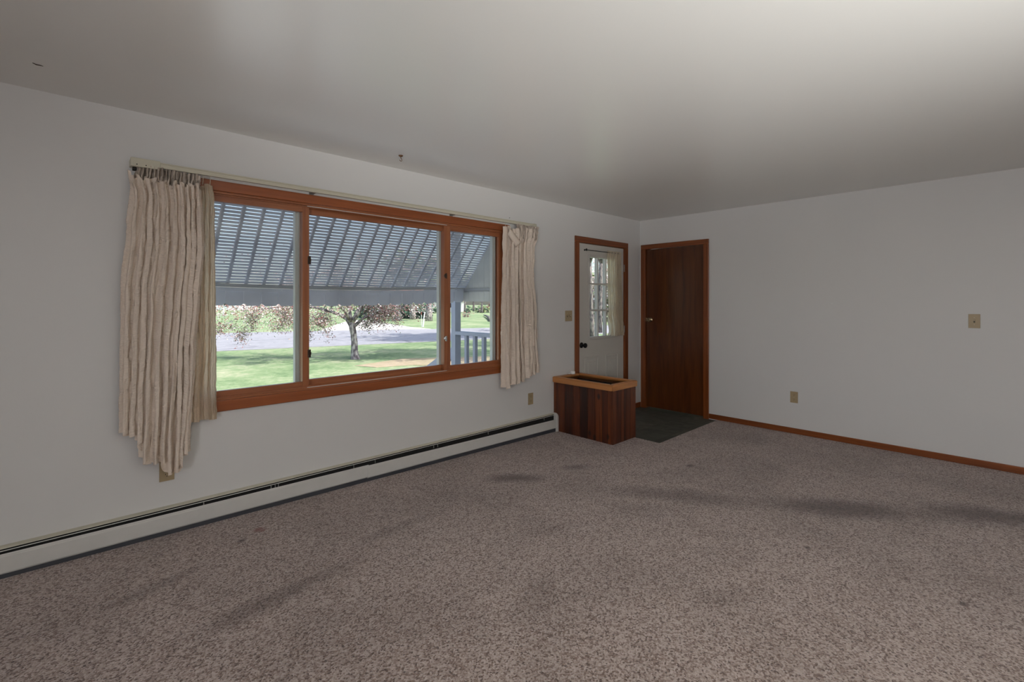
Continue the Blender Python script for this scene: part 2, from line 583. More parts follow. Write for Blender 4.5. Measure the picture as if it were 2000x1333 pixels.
def box(bm, lo, hi, mtx=None):
    vs = []
    for z in (lo[2], hi[2]):
        for x, y in ((lo[0], lo[1]), (hi[0], lo[1]), (hi[0], hi[1]), (lo[0], hi[1])):
            p = Vector((x, y, z))
            vs.append(bm.verts.new(mtx @ p if mtx else p))
    for f in ((3, 2, 1, 0), (4, 5, 6, 7), (0, 1, 5, 4), (1, 2, 6, 5), (2, 3, 7, 6), (3, 0, 4, 7)):
        bm.faces.new([vs[i] for i in f])
    return vs

def boxes(*specs):
    bm = bmesh.new()
    for lo, hi in specs:
        box(bm, lo, hi)
    return bm

def tube(bm, pts, radii, seg=8, cap=True):
    pts = [Vector(p) for p in pts]
    if isinstance(radii, (int, float)):
        radii = [radii] * len(pts)
    rings = []
    ref = Vector((0.31, 0.17, 0.93))
    for i, p in enumerate(pts):
        d = (pts[min(i + 1, len(pts) - 1)] - pts[max(i - 1, 0)]).normalized()
        if abs(d.dot(ref)) > 0.95:
            ref = Vector((0.9, 0.3, 0.1))
        a = d.cross(ref).normalized()
        c = d.cross(a)
        rings.append([bm.verts.new(p + (a * cos(2 * pi * k / seg) + c * sin(2 * pi * k / seg)) * radii[i]) for k in range(seg)])
    for r0, r1 in zip(rings, rings[1:]):
        for k in range(seg):
            bm.faces.new((r0[k], r0[(k + 1) % seg], r1[(k + 1) % seg], r1[k]))
    if cap:
        bm.faces.new(rings[0][::-1])
        bm.faces.new(rings[-1])

def lathe(bm, prof, origin, axis, seg=24):
    """prof: (radius, height along axis) pairs"""
    ax = Vector(axis).normalized()
    a = ax.orthogonal().normalized()
    c = ax.cross(a)
    o = Vector(origin)
    rings = []
    for r, h in prof:
        if r < 1e-6:
            rings.append([bm.verts.new(o + ax * h)])
        else:
            rings.append([bm.verts.new(o + ax * h + (a * cos(2 * pi * k / seg) + c * sin(2 * pi * k / seg)) * r) for k in range(seg)])
    for r0, r1 in zip(rings, rings[1:]):
        for k in range(seg):
            q = [r0[k % len(r0)], r0[(k + 1) % len(r0)], r1[(k + 1) % len(r1)], r1[k % len(r1)]]
            u = []
            for v in q:
                if v not in u:
                    u.append(v)
            if len(u) > 2:
                bm.faces.new(u)

def prism_x(bm, prof, x0, x1, prof2=None):
    """closed (y, z) outline swept along X"""
    a = [bm.verts.new((x0, y, z)) for y, z in prof]
    b = [bm.verts.new((x1, y, z)) for y, z in prof2 or prof]
    k = len(prof)
    for i in range(k):
        bm.faces.new((a[i], a[(i + 1) % k], b[(i + 1) % k], b[i]))
    bm.faces.new(a[::-1])
    bm.faces.new(b)

def poly(bm, pts, z, up=0.0):
    vs = [bm.verts.new((x, y, z)) for x, y in pts]
    f = bm.faces.new(vs)
    if up:
        r = bmesh.ops.extrude_face_region(bm, geom=[f])
        for v in [g for g in r['geom'] if isinstance(g, bmesh.types.BMVert)]:
            v.co.z += up

def struct(name, bm, mat, label, cat, parent=None, **k):
    o = obj(name, bm, mat, parent, **k)
    if not parent:
        tag(o, label, cat, None, 'structure')
    return o

# ------------------------------------------------------------------ room shell
WY, WX, H = 3.3863, 5.5502, 2.44          # window wall, closet wall, ceiling height
OY = WY + 0.16                             # outer face of the window wall
BX, BY = -3.0, -2.6                        # walls behind the camera
WIN = (0.545, 3.120, 0.735, 2.075)         # window opening x0 x1 z0 z1
ENT = (4.238, 5.188, -0.02, 2.068)         # entry door opening
CLO = (2.510, 3.314, -0.02, 2.073)         # closet opening y0 y1 z0 z1
SL = (4.222, 2.360)                        # slate corner

def floor_z(x): return 0.0112 * max(0.0, 3.84 - x)       # the old floor rises a little towards the left
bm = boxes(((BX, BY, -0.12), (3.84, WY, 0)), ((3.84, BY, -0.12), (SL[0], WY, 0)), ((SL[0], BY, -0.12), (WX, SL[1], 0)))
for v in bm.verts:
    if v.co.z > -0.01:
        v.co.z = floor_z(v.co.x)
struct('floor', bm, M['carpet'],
       'beige brown cut pile carpet with dark traffic stains and painted shading across the room', 'carpet')
struct('floor_entry', boxes(((SL[0], SL[1], -0.12), (WX + 0.2, WY + 0.1, -0.010))), M['slate'],
       'dark green grey slate tile floor of the entry in front of the doors', 'floor')
struct('ceiling', boxes(((BX, BY, H), (WX, WY, H + 0.15))), M['ceiling'], 'off white slightly glossy painted ceiling', 'ceiling')
x0, x1, z0, z1 = WIN
e0, e1, _, ez = ENT
struct('wall_left', boxes(((BX, WY, -0.12), (x0, OY, H)), ((x0, WY, -0.12), (x1, OY, z0)), ((x0, WY, z1), (x1, OY, H)),
                          ((x1, WY, -0.12), (e0, OY, H)), ((e0, WY, ez), (e1, OY, H)), ((e1, WY, -0.12), (WX, OY, H))),
       M['wall'], 'off white painted wall holding the picture window and entry door', 'wall')
c0, c1, _, cz = CLO
struct('wall_right', boxes(((WX, BY, -0.12), (WX + 0.13, c0, H)), ((WX, c0, cz), (WX + 0.13, c1, H)), ((WX, c1, -0.12), (WX + 0.13, OY, H))),
       M['wall'], 'off white painted wall with the dark closet door', 'wall')
struct('wall_rear', boxes(((BX, BY - 0.14, -0.12), (WX, BY, H))), M['wall'], 'off white wall behind the camera', 'wall')
struct('wall_side', boxes(((BX - 0.14, BY - 0.14, -0.12), (BX, OY, H))), M['wall'], 'off white side wall behind the camera', 'wall')
struct('roof', boxes(((BX - 0.4, BY - 0.4, H + 0.15), (WX + 0.6, OY + 0.05, H + 0.27))), M['roofing'], 'grey roof slab over the house', 'roof')
# back of the closet so no daylight leaks round the door
struct('wall_closet', boxes(((WX + 0.7, c0 - 0.3, -0.12), (WX + 0.8, OY, H)), ((WX + 0.13, c0 - 0.4, -0.12), (WX + 0.8, c0 - 0.3, H)), ((WX + 0.13, OY - .1, -0.12), (WX + 0.8, OY, H))),
       M['wall'], 'closet wall behind the dark door', 'wall')

def baseboard(name, lo, hi, mat, label):
    struct(name, boxes((lo, hi)), mat, label, 'baseboard', bevel=0.004)
baseboard('baseboard_right', (WX - 0.012, BY, 0), (WX, c0 - 0.047, 0.058), M['dtrim_y'], 'reddish wood baseboard along the closet wall beside the carpet')
baseboard('baseboard_corner', (e1 + 0.060, WY - 0.012, -0.010), (WX, WY, 0.055), M['dtrim_x'], 'short dark wood baseboard between the entry door and corner')

# ------------------------------------------------------------------ picture window
win = empty('window_1', (1.83, WY, 0.7), 'wide three part wood framed picture window with sliding end sashes', 'window', kind='structure')
cf, cw = WY - 0.018, 0.064
def casing_board(bm, lo, hi): box(bm, lo, hi)
obj('head_casing', boxes(((0.495, cf, 2.058), (3.170, WY, 2.121))), M['trim_x'], win, bevel=0.004)
obj('sill_casing', boxes(((0.495, cf, 0.693), (3.170, WY, 0.760))), M['trim_x'], win, bevel=0.004)
for a in (0.495, 3.106):
    obj('side_casing', boxes(((a, cf, 0.760), (a + cw, WY, 2.058))), M['trim_z'], win, bevel=0.004)
# jamb liner with two sash tracks at head and sill
jy = WY + 0.125
bm = boxes(((x0, WY, z0), (x1, jy, 0.772)), ((x0, WY, 2.044), (x1, jy, z1)))
for yy in (0.008, 0.046, 0.084):
    box(bm, (x0, WY + yy, 0.772), (x1, WY + yy + 0.006, 0.782))
    box(bm, (x0, WY + yy, 2.034), (x1, WY + yy + 0.006, 2.044))
obj('track', bm, M['sash_x'], win, bevel=0.0015)
obj('track_lip', boxes(((1.25, WY + 0.002, 0.7725), (2.44, WY + 0.012, 0.776)), ((1.25, WY + 0.002, 2.040), (2.44, WY + 0.012, 2.0435))), M['vinyl'], win)
obj('jamb', boxes(((x0, WY, 0.772), (x0 + 0.022, jy, 2.044))), M['trim_z'], win)
obj('jamb', boxes(((x1 - 0.022, WY, 0.772), (x1, jy, 2.044))), M['trim_z'], win)
def sash(name, a, b, ya, yb, zb, zt, sl, sr, rail_b, rail_t):
    s = obj(name, boxes(((a, ya, zb), (a + sl, yb, zt)), ((b - sr, ya, zb), (b, yb, zt))), M['sash_z'], win, bevel=0.003)
    obj('rail', boxes(((a + sl, ya, zb), (b - sr, yb, zb + rail_b)), ((a + sl, ya, zt - rail_t), (b - sr, yb, zt))), M['sash_x'], s, bevel=0.003)
    ym = (ya + yb) / 2 + 0.004
    obj('pane', boxes(((a + sl - 0.008, ym, zb + rail_b - 0.008), (b - sr + 0.008, ym + 0.003, zt - rail_t + 0.008))), M['glass'], s)
    return s
s_l = sash('sash', 0.567, 1.268, WY + 0.014, WY + 0.046, 0.772, 2.044, 0.045, 0.046, 0.044, 0.045)
s_r = sash('sash', 2.420, 3.098, WY + 0.014, WY + 0.046, 0.772, 2.044, 0.066, 0.040, 0.042, 0.045)
s_c = sash('fixed_light', 1.225, 2.462, WY + 0.052, WY + 0.084, 0.772, 2.044, 0.030, 0.030, 0.050, 0.050)
for zz in (1.665, 1.010):                      # sash latches
    obj('latch', boxes(((1.256, WY + 0.006, zz - 0.028), (1.277, WY + 0.016, zz + 0.028)), ((1.262, WY - 0.004, zz - 0.010), (1.276, WY + 0.006, zz + 0.012))), M['bronze'], s_l, bevel=0.003)
for zz in (1.600, 1.055):
    bm = bmesh.new()
    lathe(bm, [(0, 0), (0.017, 0), (0.017, 0.006), (0.012, 0.010), (0.0, 0.011)], (2.432, WY + 0.014, zz), (0, -1, 0), 16)
    box(bm, (2.425, WY - 0.004, zz - 0.024), (2.438, WY + 0.006, zz + 0.022))
    obj('latch', bm, M['steel'] if zz < 1.3 else M['bronze'], s_r, bevel=0.002)
# white vinyl storm frame outside
sy0, sy1 = WY + 0.110, WY + 0.150
bm = boxes(((x0, sy0, z0), (x1, sy1, 0.775)), ((x0, sy0, 2.030), (x1, sy1, z1)), ((x0, sy0, 0.775), (x0 + 0.06, sy1, 2.03)), ((3.060, sy0, 0.775), (x1, sy1, 2.03)),
           ((1.205, sy0, 0.775), (1.258, sy1, 2.03)), ((2.432, sy0, 0.775), (2.482, sy1, 2.03)))
for xx in (1.222, 2.447, 3.08):
    box(bm, (xx, sy0 - 0.008, 0.775), (xx + 0.014, sy0, 2.03))
obj('storm_frame', bm, M['vinyl'], win, bevel=0.002)

# ------------------------------------------------------------------ entry door
ent = empty('door_1', ((e0 + e1) / 2, WY, 0), 'white entry door with nine light glass and black knob in wood frame', 'door', kind='structure')
obj('head_casing', boxes(((4.186, cf, 2.053), (5.246, WY, 2.120))), M['dtrim_x'], ent, bevel=0.004)
for a in (4.186, 5.176):
    obj('side_casing', boxes(((a, cf, -0.01), (a + 0.070, WY, 2.053))), M['dtrim_z'], ent, bevel=0.004)
obj('jamb', boxes(((e0, WY, -0.01), (4.254, OY - 0.01, 2.055)), ((5.172, WY, -0.01), (e1, OY - 0.01, 2.055)), ((e0, WY, 2.050), (e1, OY - 0.01, ez))), M['dtrim_z'], ent)
dy0, dy1 = WY + 0.006, WY + 0.050
gx0, gx1, gz0, gz1 = 4.468, 4.960, 0.965, 1.897
slab = obj('slab', boxes(((4.257, dy0, 0.006), (gx0, dy1, 2.046)), ((gx1, dy0, 0.006), (5.169, dy1, 2.046)), ((gx0, dy0, 0.006), (gx1, dy1, gz0)), ((gx0, dy0, gz1), (gx1, dy1, 2.046))), M['door_white'], ent)
def frame_xz(bm, a, b, c, d, wd, y0, y1):
    box(bm, (a, y0, c), (a + wd, y1, d)); box(bm, (b - wd, y0, c), (b, y1, d))
    box(bm, (a + wd, y0, c), (b - wd, y1, c + wd)); box(bm, (a + wd, y0, d - wd), (b - wd, y1, d))
bm = bmesh.new()
frame_xz(bm, gx0 - 0.030, gx1 + 0.030, gz0 - 0.030, gz1 + 0.030, 0.030, dy0 - 0.010, dy0)
obj('glass_trim', bm, M['door_white'], slab, bevel=0.004)
bm = bmesh.new()
wd3, hz3 = (gx1 - gx0) / 3, (gz1 - gz0) / 3
for k in (1, 2):
    box(bm, (gx0 + wd3 * k - 0.010, dy0 - 0.004, gz0), (gx0 + wd3 * k + 0.010, dy1 - 0.002, gz1))
    box(bm, (gx0, dy0 - 0.003, gz0 + hz3 * k - 0.010), (gx1, dy1 - 0.003, gz0 + hz3 * k + 0.010))
obj('muntin', bm, M['door_white'], slab, bevel=0.002)
for i in range(3):
    for k in range(3):
        obj('pane', boxes(((gx0 + wd3 * i, dy0 + 0.020, gz0 + hz3 * k), (gx0 + wd3 * (i + 1), dy0 + 0.023, gz0 + hz3 * (k + 1)))), M['glass'], slab)
for a, b in ((4.372, 4.640), (4.786, 5.054)):          # two raised panels
    bm = bmesh.new()
    frame_xz(bm, a, b, 0.17, 0.735, 0.022, dy0 - 0.009, dy0)
    box(bm, (a + 0.060, dy0 - 0.008, 0.23), (b - 0.060, dy0, 0.675))
    obj('panel_molding', bm, M['door_white'], slab, bevel=0.004)
bm = bmesh.new()
lathe(bm, [(0, 0), (0.033, 0), (0.033, 0.006), (0.026, 0.011), (0.013, 0.014), (0.011, 0.034), (0.018, 0.040), (0.028, 0.050), (0.029, 0.060), (0.023, 0.069), (0.010, 0.073), (0, 0.073)], (4.318, dy0, 0.878), (0, -1, 0))
obj('knob', bm, M['black'], slab, smooth=True)
for zz in (1.80, 1.03, 0.25):
    bm = bmesh.new()
    tube(bm, [(5.171, WY - 0.006, zz - 0.045), (5.171, WY - 0.006, zz + 0.045)], 0.006)
    obj('hinge', bm, M['bracket'], ent)
obj('threshold', boxes(((e0, WY, -0.02), (e1, OY, 0.004))), M['bracket'], ent)

# ------------------------------------------------------------------ closet door
clo = empty('door_2', (WX, (c0 + c1) / 2, 0), 'dark brown flush wooden closet door beside the corner', 'door', kind='structure')
kx = WX - 0.018
obj('head_casing', boxes(((kx, 2.463, 2.058), (WX, 3.365, 2.120))), M['dtrim_y'], clo, bevel=0.004)
for a in (2.463, 3.300):
    obj('side_casing', boxes(((kx, a, -0.01), (WX, a + 0.065, 2.058))), M['dtrim_z'], clo, bevel=0.004)
obj('jamb', boxes(((WX, c0, -0.01), (WX + 0.11, 2.522, 2.062)), ((WX, 3.302, -0.01), (WX + 0.11, c1, 2.062)), ((WX, c0, 2.061), (WX + 0.11, c1, cz))), M['dtrim_z'], clo)
cs = obj('slab', boxes(((WX + 0.008, 2.526, 0.010), (WX + 0.045, 3.298, 2.056))), M['dark_door'], clo, bevel=0.002)
bm = bmesh.new()
lathe(bm, [(0, 0), (0.031, 0), (0.031, 0.005), (0.024, 0.010), (0.012, 0.012), (0.011, 0.024), (0.020, 0.028), (0.029, 0.036), (0.029, 0.044), (0.020, 0.051), (0.012, 0.050), (0, 0.045)], (WX + 0.008, 3.235, 1.143), (-1, 0, 0))
obj('knob', bm, M['brass'], cs, smooth=True)
obj('latch_plate', boxes(((WX + 0.004, 3.284, 1.120), (WX + 0.009, 3.298, 1.166))), M['brass'], cs)
for zz in (1.855, 0.335):
    bm = bmesh.new()
    tube(bm, [(WX + 0.002, 2.527, zz - 0.050), (WX + 0.002, 2.527, zz + 0.050)], 0.007)
    box(bm, (WX + 0.003, 2.515, zz - 0.045), (WX + 0.009, 2.540, zz + 0.045))
    obj('hinge', bm, M['bronze'], clo)

# ------------------------------------------------------------------ baseboard heater
HX0, HX1 = -2.4, 3.842
ht = empty('baseboard_heater', (1.5, WY - 0.03, 0), 'long low cream metal baseboard heater under the picture window', 'heater')
bm = bmesh.new()
prism_x(bm, [(WY, 0.012), (WY, 0.186), (WY - 0.036, 0.183), (WY - 0.038, 0.180), (WY - 0.004, 0.181), (WY - 0.004, 0.012)], HX0, HX1 - 0.03)
obj('back_panel', bm, M['hood'], ht)
bm = bmesh.new()
prism_x(bm, [(WY - 0.042, 0.174), (WY - 0.050, 0.177), (WY - 0.053, 0.174), (WY - 0.050, 0.174), (WY - 0.044, 0.171)], HX0, HX1 - 0.03)
obj('damper', bm, M['heater'], ht)
for a, b, dz, dyy in ((HX0, 1.676, 0.0, 0.0), (1.668, HX1 - 0.028, -0.004, 0.002)):
    bm = bmesh.new()
    yf = WY - 0.065 - dyy
    def cover(x):                          # the panels sag with the floor towards the right
        t = 0.166 - 0.0076 * (x + 0.24) + dz
        q = 0.068 - 0.0066 * (x + 0.24) + dz
        return [(yf + 0.008, t - 0.003), (yf + 0.001, t), (yf - 0.001, t - 0.008), (yf + 0.002, t - 0.010), (yf, t - 0.016), (yf, q + 0.008), (yf + 0.006, q), (yf + 0.012, q), (yf + 0.004, q + 0.010), (yf + 0.004, t - 0.016)]
    prism_x(bm, cover(a), a, b, cover(b))
    obj('front_cover', bm, M['heater'], ht)
obj('interior', boxes(((HX0, WY - 0.030, 0.0), (HX1 - 0.03, WY - 0.004, 0.178)), ((HX0, WY - 0.052, 0.0), (HX1 - 0.03, WY - 0.030, 0.105))), M['void'], ht)
obj('gap_shade_strip', boxes(((HX0, WY - 0.056, 0.0), (HX1 - 0.03, WY - 0.0525, 0.075))), plain('gap_shade_grey', (0.045, 0.048, 0.058), 0.5), ht)  # dark strip painted for the shade in the gap under the covers
bm = bmesh.new()
yf = WY - 0.072
cap = [(WY, 0), (WY, 0.190), (yf + 0.040, 0.190)] + [(yf + 0.040 - 0.040 * sin(t * pi / 12), 0.150 + 0.040 * cos(t * pi / 12)) for t in range(1, 7)] + [(yf, 0)]
prism_x(bm, cap, HX1 - 0.040, HX1 - 0.004)
obj('end_cap', bm, M['heater'], ht, bevel=0.003)
for xx in (0.62, 0.995, 1.02, 1.04, 1.56, 1.73, 2.26, 2.30, 2.86, 3.62):
    obj('damper_clip', boxes(((xx, WY - 0.060, 0.150), (xx + 0.004, WY - 0.052, 0.172))), M['bracket'], ht)

# ------------------------------------------------------------------ planter box
PX0, PX1, PY0 = 3.848, 4.228, 2.650
pt = empty('planter_box', (4.03, 3.0, 0), 'dark knotty plank planter box with oak rim standing by the entry', 'planter')
random.seed(3)
bm = bmesh.new()
tl = bm.faces.layers.float.new('tone') if False else None
tones = []
def plank(lo, hi, tone):
    box(bm, lo, hi)
    tones.extend([tone] * 6)
ys = [3.384, 3.350, 3.229, 3.115, 3.030, 2.930, 2.842, 2.759, 2.690, 2.650]
tn = [0.62, 0.45, 0.25, 0.55, 0.12, 0.40, 0.58, 0.35, 0.60]
for k in range(len(ys) - 1):
    plank((PX0 - 0.016, ys[k + 1] + 0.0012, 0), (PX0, ys[k] - 0.0012, 0.52), tn[k])
    plank((PX1, ys[k + 1] + 0.0012, -0.01), (PX1 + 0.010, ys[k] - 0.0012, 0.52), tn[-k])
xs = [3.832, 3.900, 3.981, 4.025, 4.066, 4.144, 4.238]
tn = [0.50, 0.30, 0.62, 0.22, 0.42, 0.60]
for k in range(len(xs) - 1):
    plank((xs[k] + 0.0012, PY0 - 0.016, 0), (xs[k + 1] - 0.0012, PY0, 0.52), tn[k])
pk = obj('plank_siding', bm, M['planks'], pt, bevel=0.002)
at = pk.data.attributes.new('tone', 'FLOAT', 'FACE')
for k, v in enumerate(tones):
    at.data[k].value = v
obj('inner_box', boxes(((PX0, PY0, -0.005), (PX0 + 0.012, WY, 0.515)), ((PX1 - 0.012, PY0, -0.005), (PX1, WY, 0.515)), ((PX0, PY0, -0.005), (PX1, PY0 + 0.012, 0.515)), ((PX0, WY - 0.012, -0.005), (PX1, WY, 0.515))), M['void'], pt)
obj('liner', boxes(((PX0 + 0.012, PY0 + 0.012, 0.20), (PX1 - 0.012, WY - 0.012, 0.26))), M['soil'], pt)
def mitre(bm, a, b, ia, ib, zb, zt):
    q = [a, b, ib, ia]
    lo = [bm.verts.new((x, y, zb + (0.040 if i > 1 else 0))) for i, (x, y) in enumerate(q)]   # undercut inner edge
    hi = [bm.verts.new((x, y, zt)) for x, y in q]
    bm.faces.new(lo[::-1]); bm.faces.new(hi)
    for i in range(4):
        bm.faces.new((lo[i], lo[(i + 1) % 4], hi[(i + 1) % 4], hi[i]))
ox0, ox1, oy0, oy1 = 3.812, 4.254, 2.622, WY
ix0, ix1, iy0, iy1 = 3.868, 4.196, 2.682, WY - 0.060
for a, b, ia, ib, mt in (((ox0, oy0), (ox0, oy1), (ix0, iy0), (ix0, iy1), 'rim_y'), ((ox1, oy0), (ox1, oy1), (ix1, iy0), (ix1, iy1), 'rim_y'),
                         ((ox0, oy0), (ox1, oy0), (ix0, iy0), (ix1, iy0), 'rim_x'), ((ox0, oy1), (ox1, oy1), (ix0, iy1), (ix1, iy1), 'rim_x')):
    bm = bmesh.new()
    mitre(bm, a, b, ia, ib, 0.512, 0.577)
    bmesh.ops.recalc_face_normals(bm, faces=bm.faces)
    obj('rim_board', bm, M[mt], pt, bevel=0.010, seg=3)

cap = empty('plastic_cap', (4.088, 3.345, 0.577), 'small white plastic cap lying on planter rim beside door casing', 'cap')
bm = bmesh.new()
lathe(bm, [(0, 0), (0.024, 0), (0.026, 0.004), (0.026, 0.026), (0.020, 0.034), (0.008, 0.038), (0, 0.038)], (4.100, 3.340, 0.577), (0, 0, 1), 20)
obj('cap_body', bm, M['white_plastic'], cap, smooth=True)
bm = bmesh.new()
tube(bm, [(4.082, 3.345, 0.584), (4.060, 3.352, 0.586), (4.045, 3.356, 0.584)], [0.007, 0.008, 0.005])
obj('stem', bm, M['white_plastic'], cap, smooth=True)

# ------------------------------------------------------------------ curtain rod
rodz0, rodz1 = 2.124, 2.160
rod = empty('traverse_rod', (1.88, WY - 0.06, 2.14), 'long ivory traverse curtain rod above the picture window', 'curtain rod')
bm = boxes(((0.40, WY - 0.074, 2.128), (3.478, WY - 0.056, 2.156)))
box(bm, (0.40, WY - 0.078, 2.150), (3.478, WY - 0.054, 2.158))
obj('rail', bm, M['rod'], rod, bevel=0.002)
o = obj('end_bracket', boxes(((0.278, WY - 0.080, 2.116), (0.410, WY - 0.052, 2.164)), ((0.278, WY - 0.060, 2.120), (0.292, WY, 2.160))), M['rod'], rod, bevel=0.003)
for xx in (0.305, 0.345):
    bm = bmesh.new()
    lathe(bm, [(0, 0), (0.003, 0), (0.003, 0.002), (0, 0.002)], (xx, WY - 0.080, 2.128), (0, -1, 0), 10)
    obj('screw', bm, M['slot'], o)
bm = bmesh.new()
tube(bm, [(0.288, WY - 0.050, 2.106), (0.306, WY - 0.050, 2.106)], 0.011, 12)
obj('pulley', bm, M['slot'], o)
obj('end_bracket', boxes(((3.440, WY - 0.078, 2.118), (3.490, WY - 0.054, 2.160)), ((3.476, WY - 0.060, 2.122), (3.490, WY, 2.158))), M['rod'], rod, bevel=0.003)
for xx in (1.262, 2.466):
    obj('support_bracket', boxes(((xx, WY - 0.060, 2.130), (xx + 0.030, WY, 2.140)), ((xx, WY - 0.004, 2.122), (xx + 0.030, WY, 2.170))), M['bracket'], rod)

# ------------------------------------------------------------------ curtains
def lerp_keys(keys, x):
    if x <= keys[0][0]: return keys[0][1]
    for (a, va), (b, vb) in zip(keys, keys[1:]):
        if x <= b:
            t = (x - a) / (b - a)
            t = t * t * (3 - 2 * t)
            return va + (vb - va) * t
    return keys[-1][1]

def cloth_sheet(name, mat, parent, xl, xr, ztop, zbot, folds, y_of, amp_of, kx_of, seed, nu=420, nv=90, width=None, crumple=0.012):
    """a hanging pleated cloth. xl, xr: functions of v; ztop, zbot: functions of u; y, amplitude: functions of (u, v)"""
    rnd = random.Random(seed)
    ph = [rnd.uniform(-0.9, 0.9) for _ in range(folds + 3)]
    wd = [rnd.uniform(0.7, 1.35) for _ in range(folds)]
    am = [rnd.uniform(0.65, 1.25) for _ in range(folds + 3)]
    s = sum(wd)
    cum = [0]
    for k in wd:
        cum.append(cum[-1] + k / s)
    bm = bmesh.new()
    uvl = bm.loops.layers.uv.new('uv')
    grid, uvs = [], []
    for j in range(nv + 1):
        v = j / nv
        row = []
        for i in range(nu + 1):
            u = i / nu
            f = next(k for k in range(folds) if u <= cum[k + 1] + 1e-9)
            t = (u - cum[f]) / (cum[f + 1] - cum[f])
            drift = 0.55 * sin(2.1 * v + ph[f]) * v
            phi = 2 * pi * (t + 0.0) + drift * sin(pi * t)
            a = amp_of(u, v) * (am[f] * (1 - t) + am[f + 1] * t)
            k = kx_of(u, v)
            crease = 0.30 * sin(2 * phi + 4 * ph[f] + 2.5 * v) * am[f] + 0.16 * sin(5 * phi + 11 * v + 8 * ph[f])
            wob = 0.0035 * sin(17 * v + 5 * ph[f]) * v + 0.006 * sin(5 * v + 9 * ph[f + 1]) * v
            A, B = xl(v), xr(v)
            x = A + (B - A) * u - k * sin(2 * phi) * (B - A) / folds * 0.36 + wob * min(1, 8 * u, 8 * (1 - u))
            y = y_of(u, v) - a * (0.5 - 0.5 * cos(phi)) - 0.42 * a * crease + 0.0022 * sin(46 * v + 9 * ph[f] + 3 * phi)
            z = ztop(u) + (zbot(u) - ztop(u)) * v
            row.append(bm.verts.new((x, y, z)))
        grid.append(row)
    W = width or 1.6
    for j in range(nv):
        for i in range(nu):
            q = bm.faces.new((grid[j][i], grid[j][i + 1], grid[j + 1][i + 1], grid[j + 1][i]))
            for lp, (uu, vv) in zip(q.loops, ((i, j), (i + 1, j), (i + 1, j + 1), (i, j + 1))):
                lp[uvl].uv = (uu / nu * W, 1.6 * (1 - vv / nv))
    o = obj(name, bm, mat, parent, smooth=True)
    if crumple:
        tx = bpy.data.textures.get('crumple') or bpy.data.textures.new('crumple', 'CLOUDS')
        tx.noise_scale = 0.045
        tx.noise_depth = 2
        md = o.modifiers.new('crumple', 'DISPLACE')
        md.texture = tx
        md.texture_coords = 'LOCAL'
        md.strength = crumple
        md.mid_level = 0.5
    return o

CY = WY - 0.030
lc = empty('curtain', (0.45, WY - 0.07, 0.4), 'creased beige linen curtain with uneven hem bunched at left side of window', 'curtain')
hemL = [(0.0, 0.66), (0.12, 0.645), (0.20, 0.640), (0.25, 0.60), (0.30, 0.52), (0.36, 0.475), (0.52, 0.468), (0.60, 0.47), (0.625, 0.41), (0.70, 0.398), (0.84, 0.400), (0.90, 0.485), (1.0, 0.495)]
edgeL = [(0, 0.600), (0.10, 0.605), (0.22, 0.612), (0.42, 0.590), (0.6, 0.570), (1.0, 0.545)]
xlL = [(0, 0.268), (0.06, 0.282), (0.2, 0.272), (0.45, 0.247), (1, 0.240)]
def ztL(u): return 2.056 + 0.014 * sin(62 * u) + 0.006 * sin(151 * u) + (0.02 if u < 0.03 else 0) - 0.006 * u
cloth_sheet('curtain_panel', M['linen'], lc, lambda v: lerp_keys(xlL, v), lambda v: lerp_keys(edgeL, v), ztL, lambda u: lerp_keys(hemL, u) + 0.006 * sin(60 * u), 10,
            lambda u, v: CY - 0.030 - 0.012 * max(0, 1 - 8 * v) + 0.006 * sin(3 * v + 4 * u),
            lambda u, v: 0.040 - 0.014 * min(1, v * 2.2) + 0.020 * v, lambda u, v: 1.25 - 0.5 * max(0, 1 - v * 6), 11)
hem2 = [(0, 0.672), (0.3, 0.660), (0.5, 0.668), (1, 0.658)]
cloth_sheet('inner_panel', M['linen_thin'], lc, lambda v: lerp_keys([(0, 0.575), (0.3, 0.55), (1, 0.535)], v), lambda v: lerp_keys([(0, 0.668), (0.08, 0.678), (1, 0.690)], v),
            lambda u: lerp_keys([(0, 2.055), (0.35, 2.062), (0.7, 2.084), (1, 2.076)], u), lambda u: lerp_keys(hem2, u), 3,
            lambda u, v: CY - 0.012, lambda u, v: 0.012 + 0.018 * v, lambda u, v: 0.6, 5, nu=120)
cloth_sheet('heading_ruffle', M['linen'], lc, lambda v: 0.305 - 0.012 * v, lambda v: 0.605 - 0.004 * v, lambda u: 2.130 - 0.008 * u + 0.004 * sin(70 * u), lambda u: 2.015 + 0.01 * sin(23 * u), 17,
            lambda u, v: CY - 0.020 + 0.006 * sin(20 * u), lambda u, v: 0.026, lambda u, v: 0.9, 21, nu=460, nv=16, width=1.8)
for xx in (0.618, 0.655):
    bm = bmesh.new()
    tube(bm, [(xx, WY - 0.052, 2.132), (xx + 0.001, WY - 0.056, 2.100), (xx, WY - 0.046, 2.075)], 0.0016, 6)
    obj('curtain_hook', bm, M['rod'], lc)

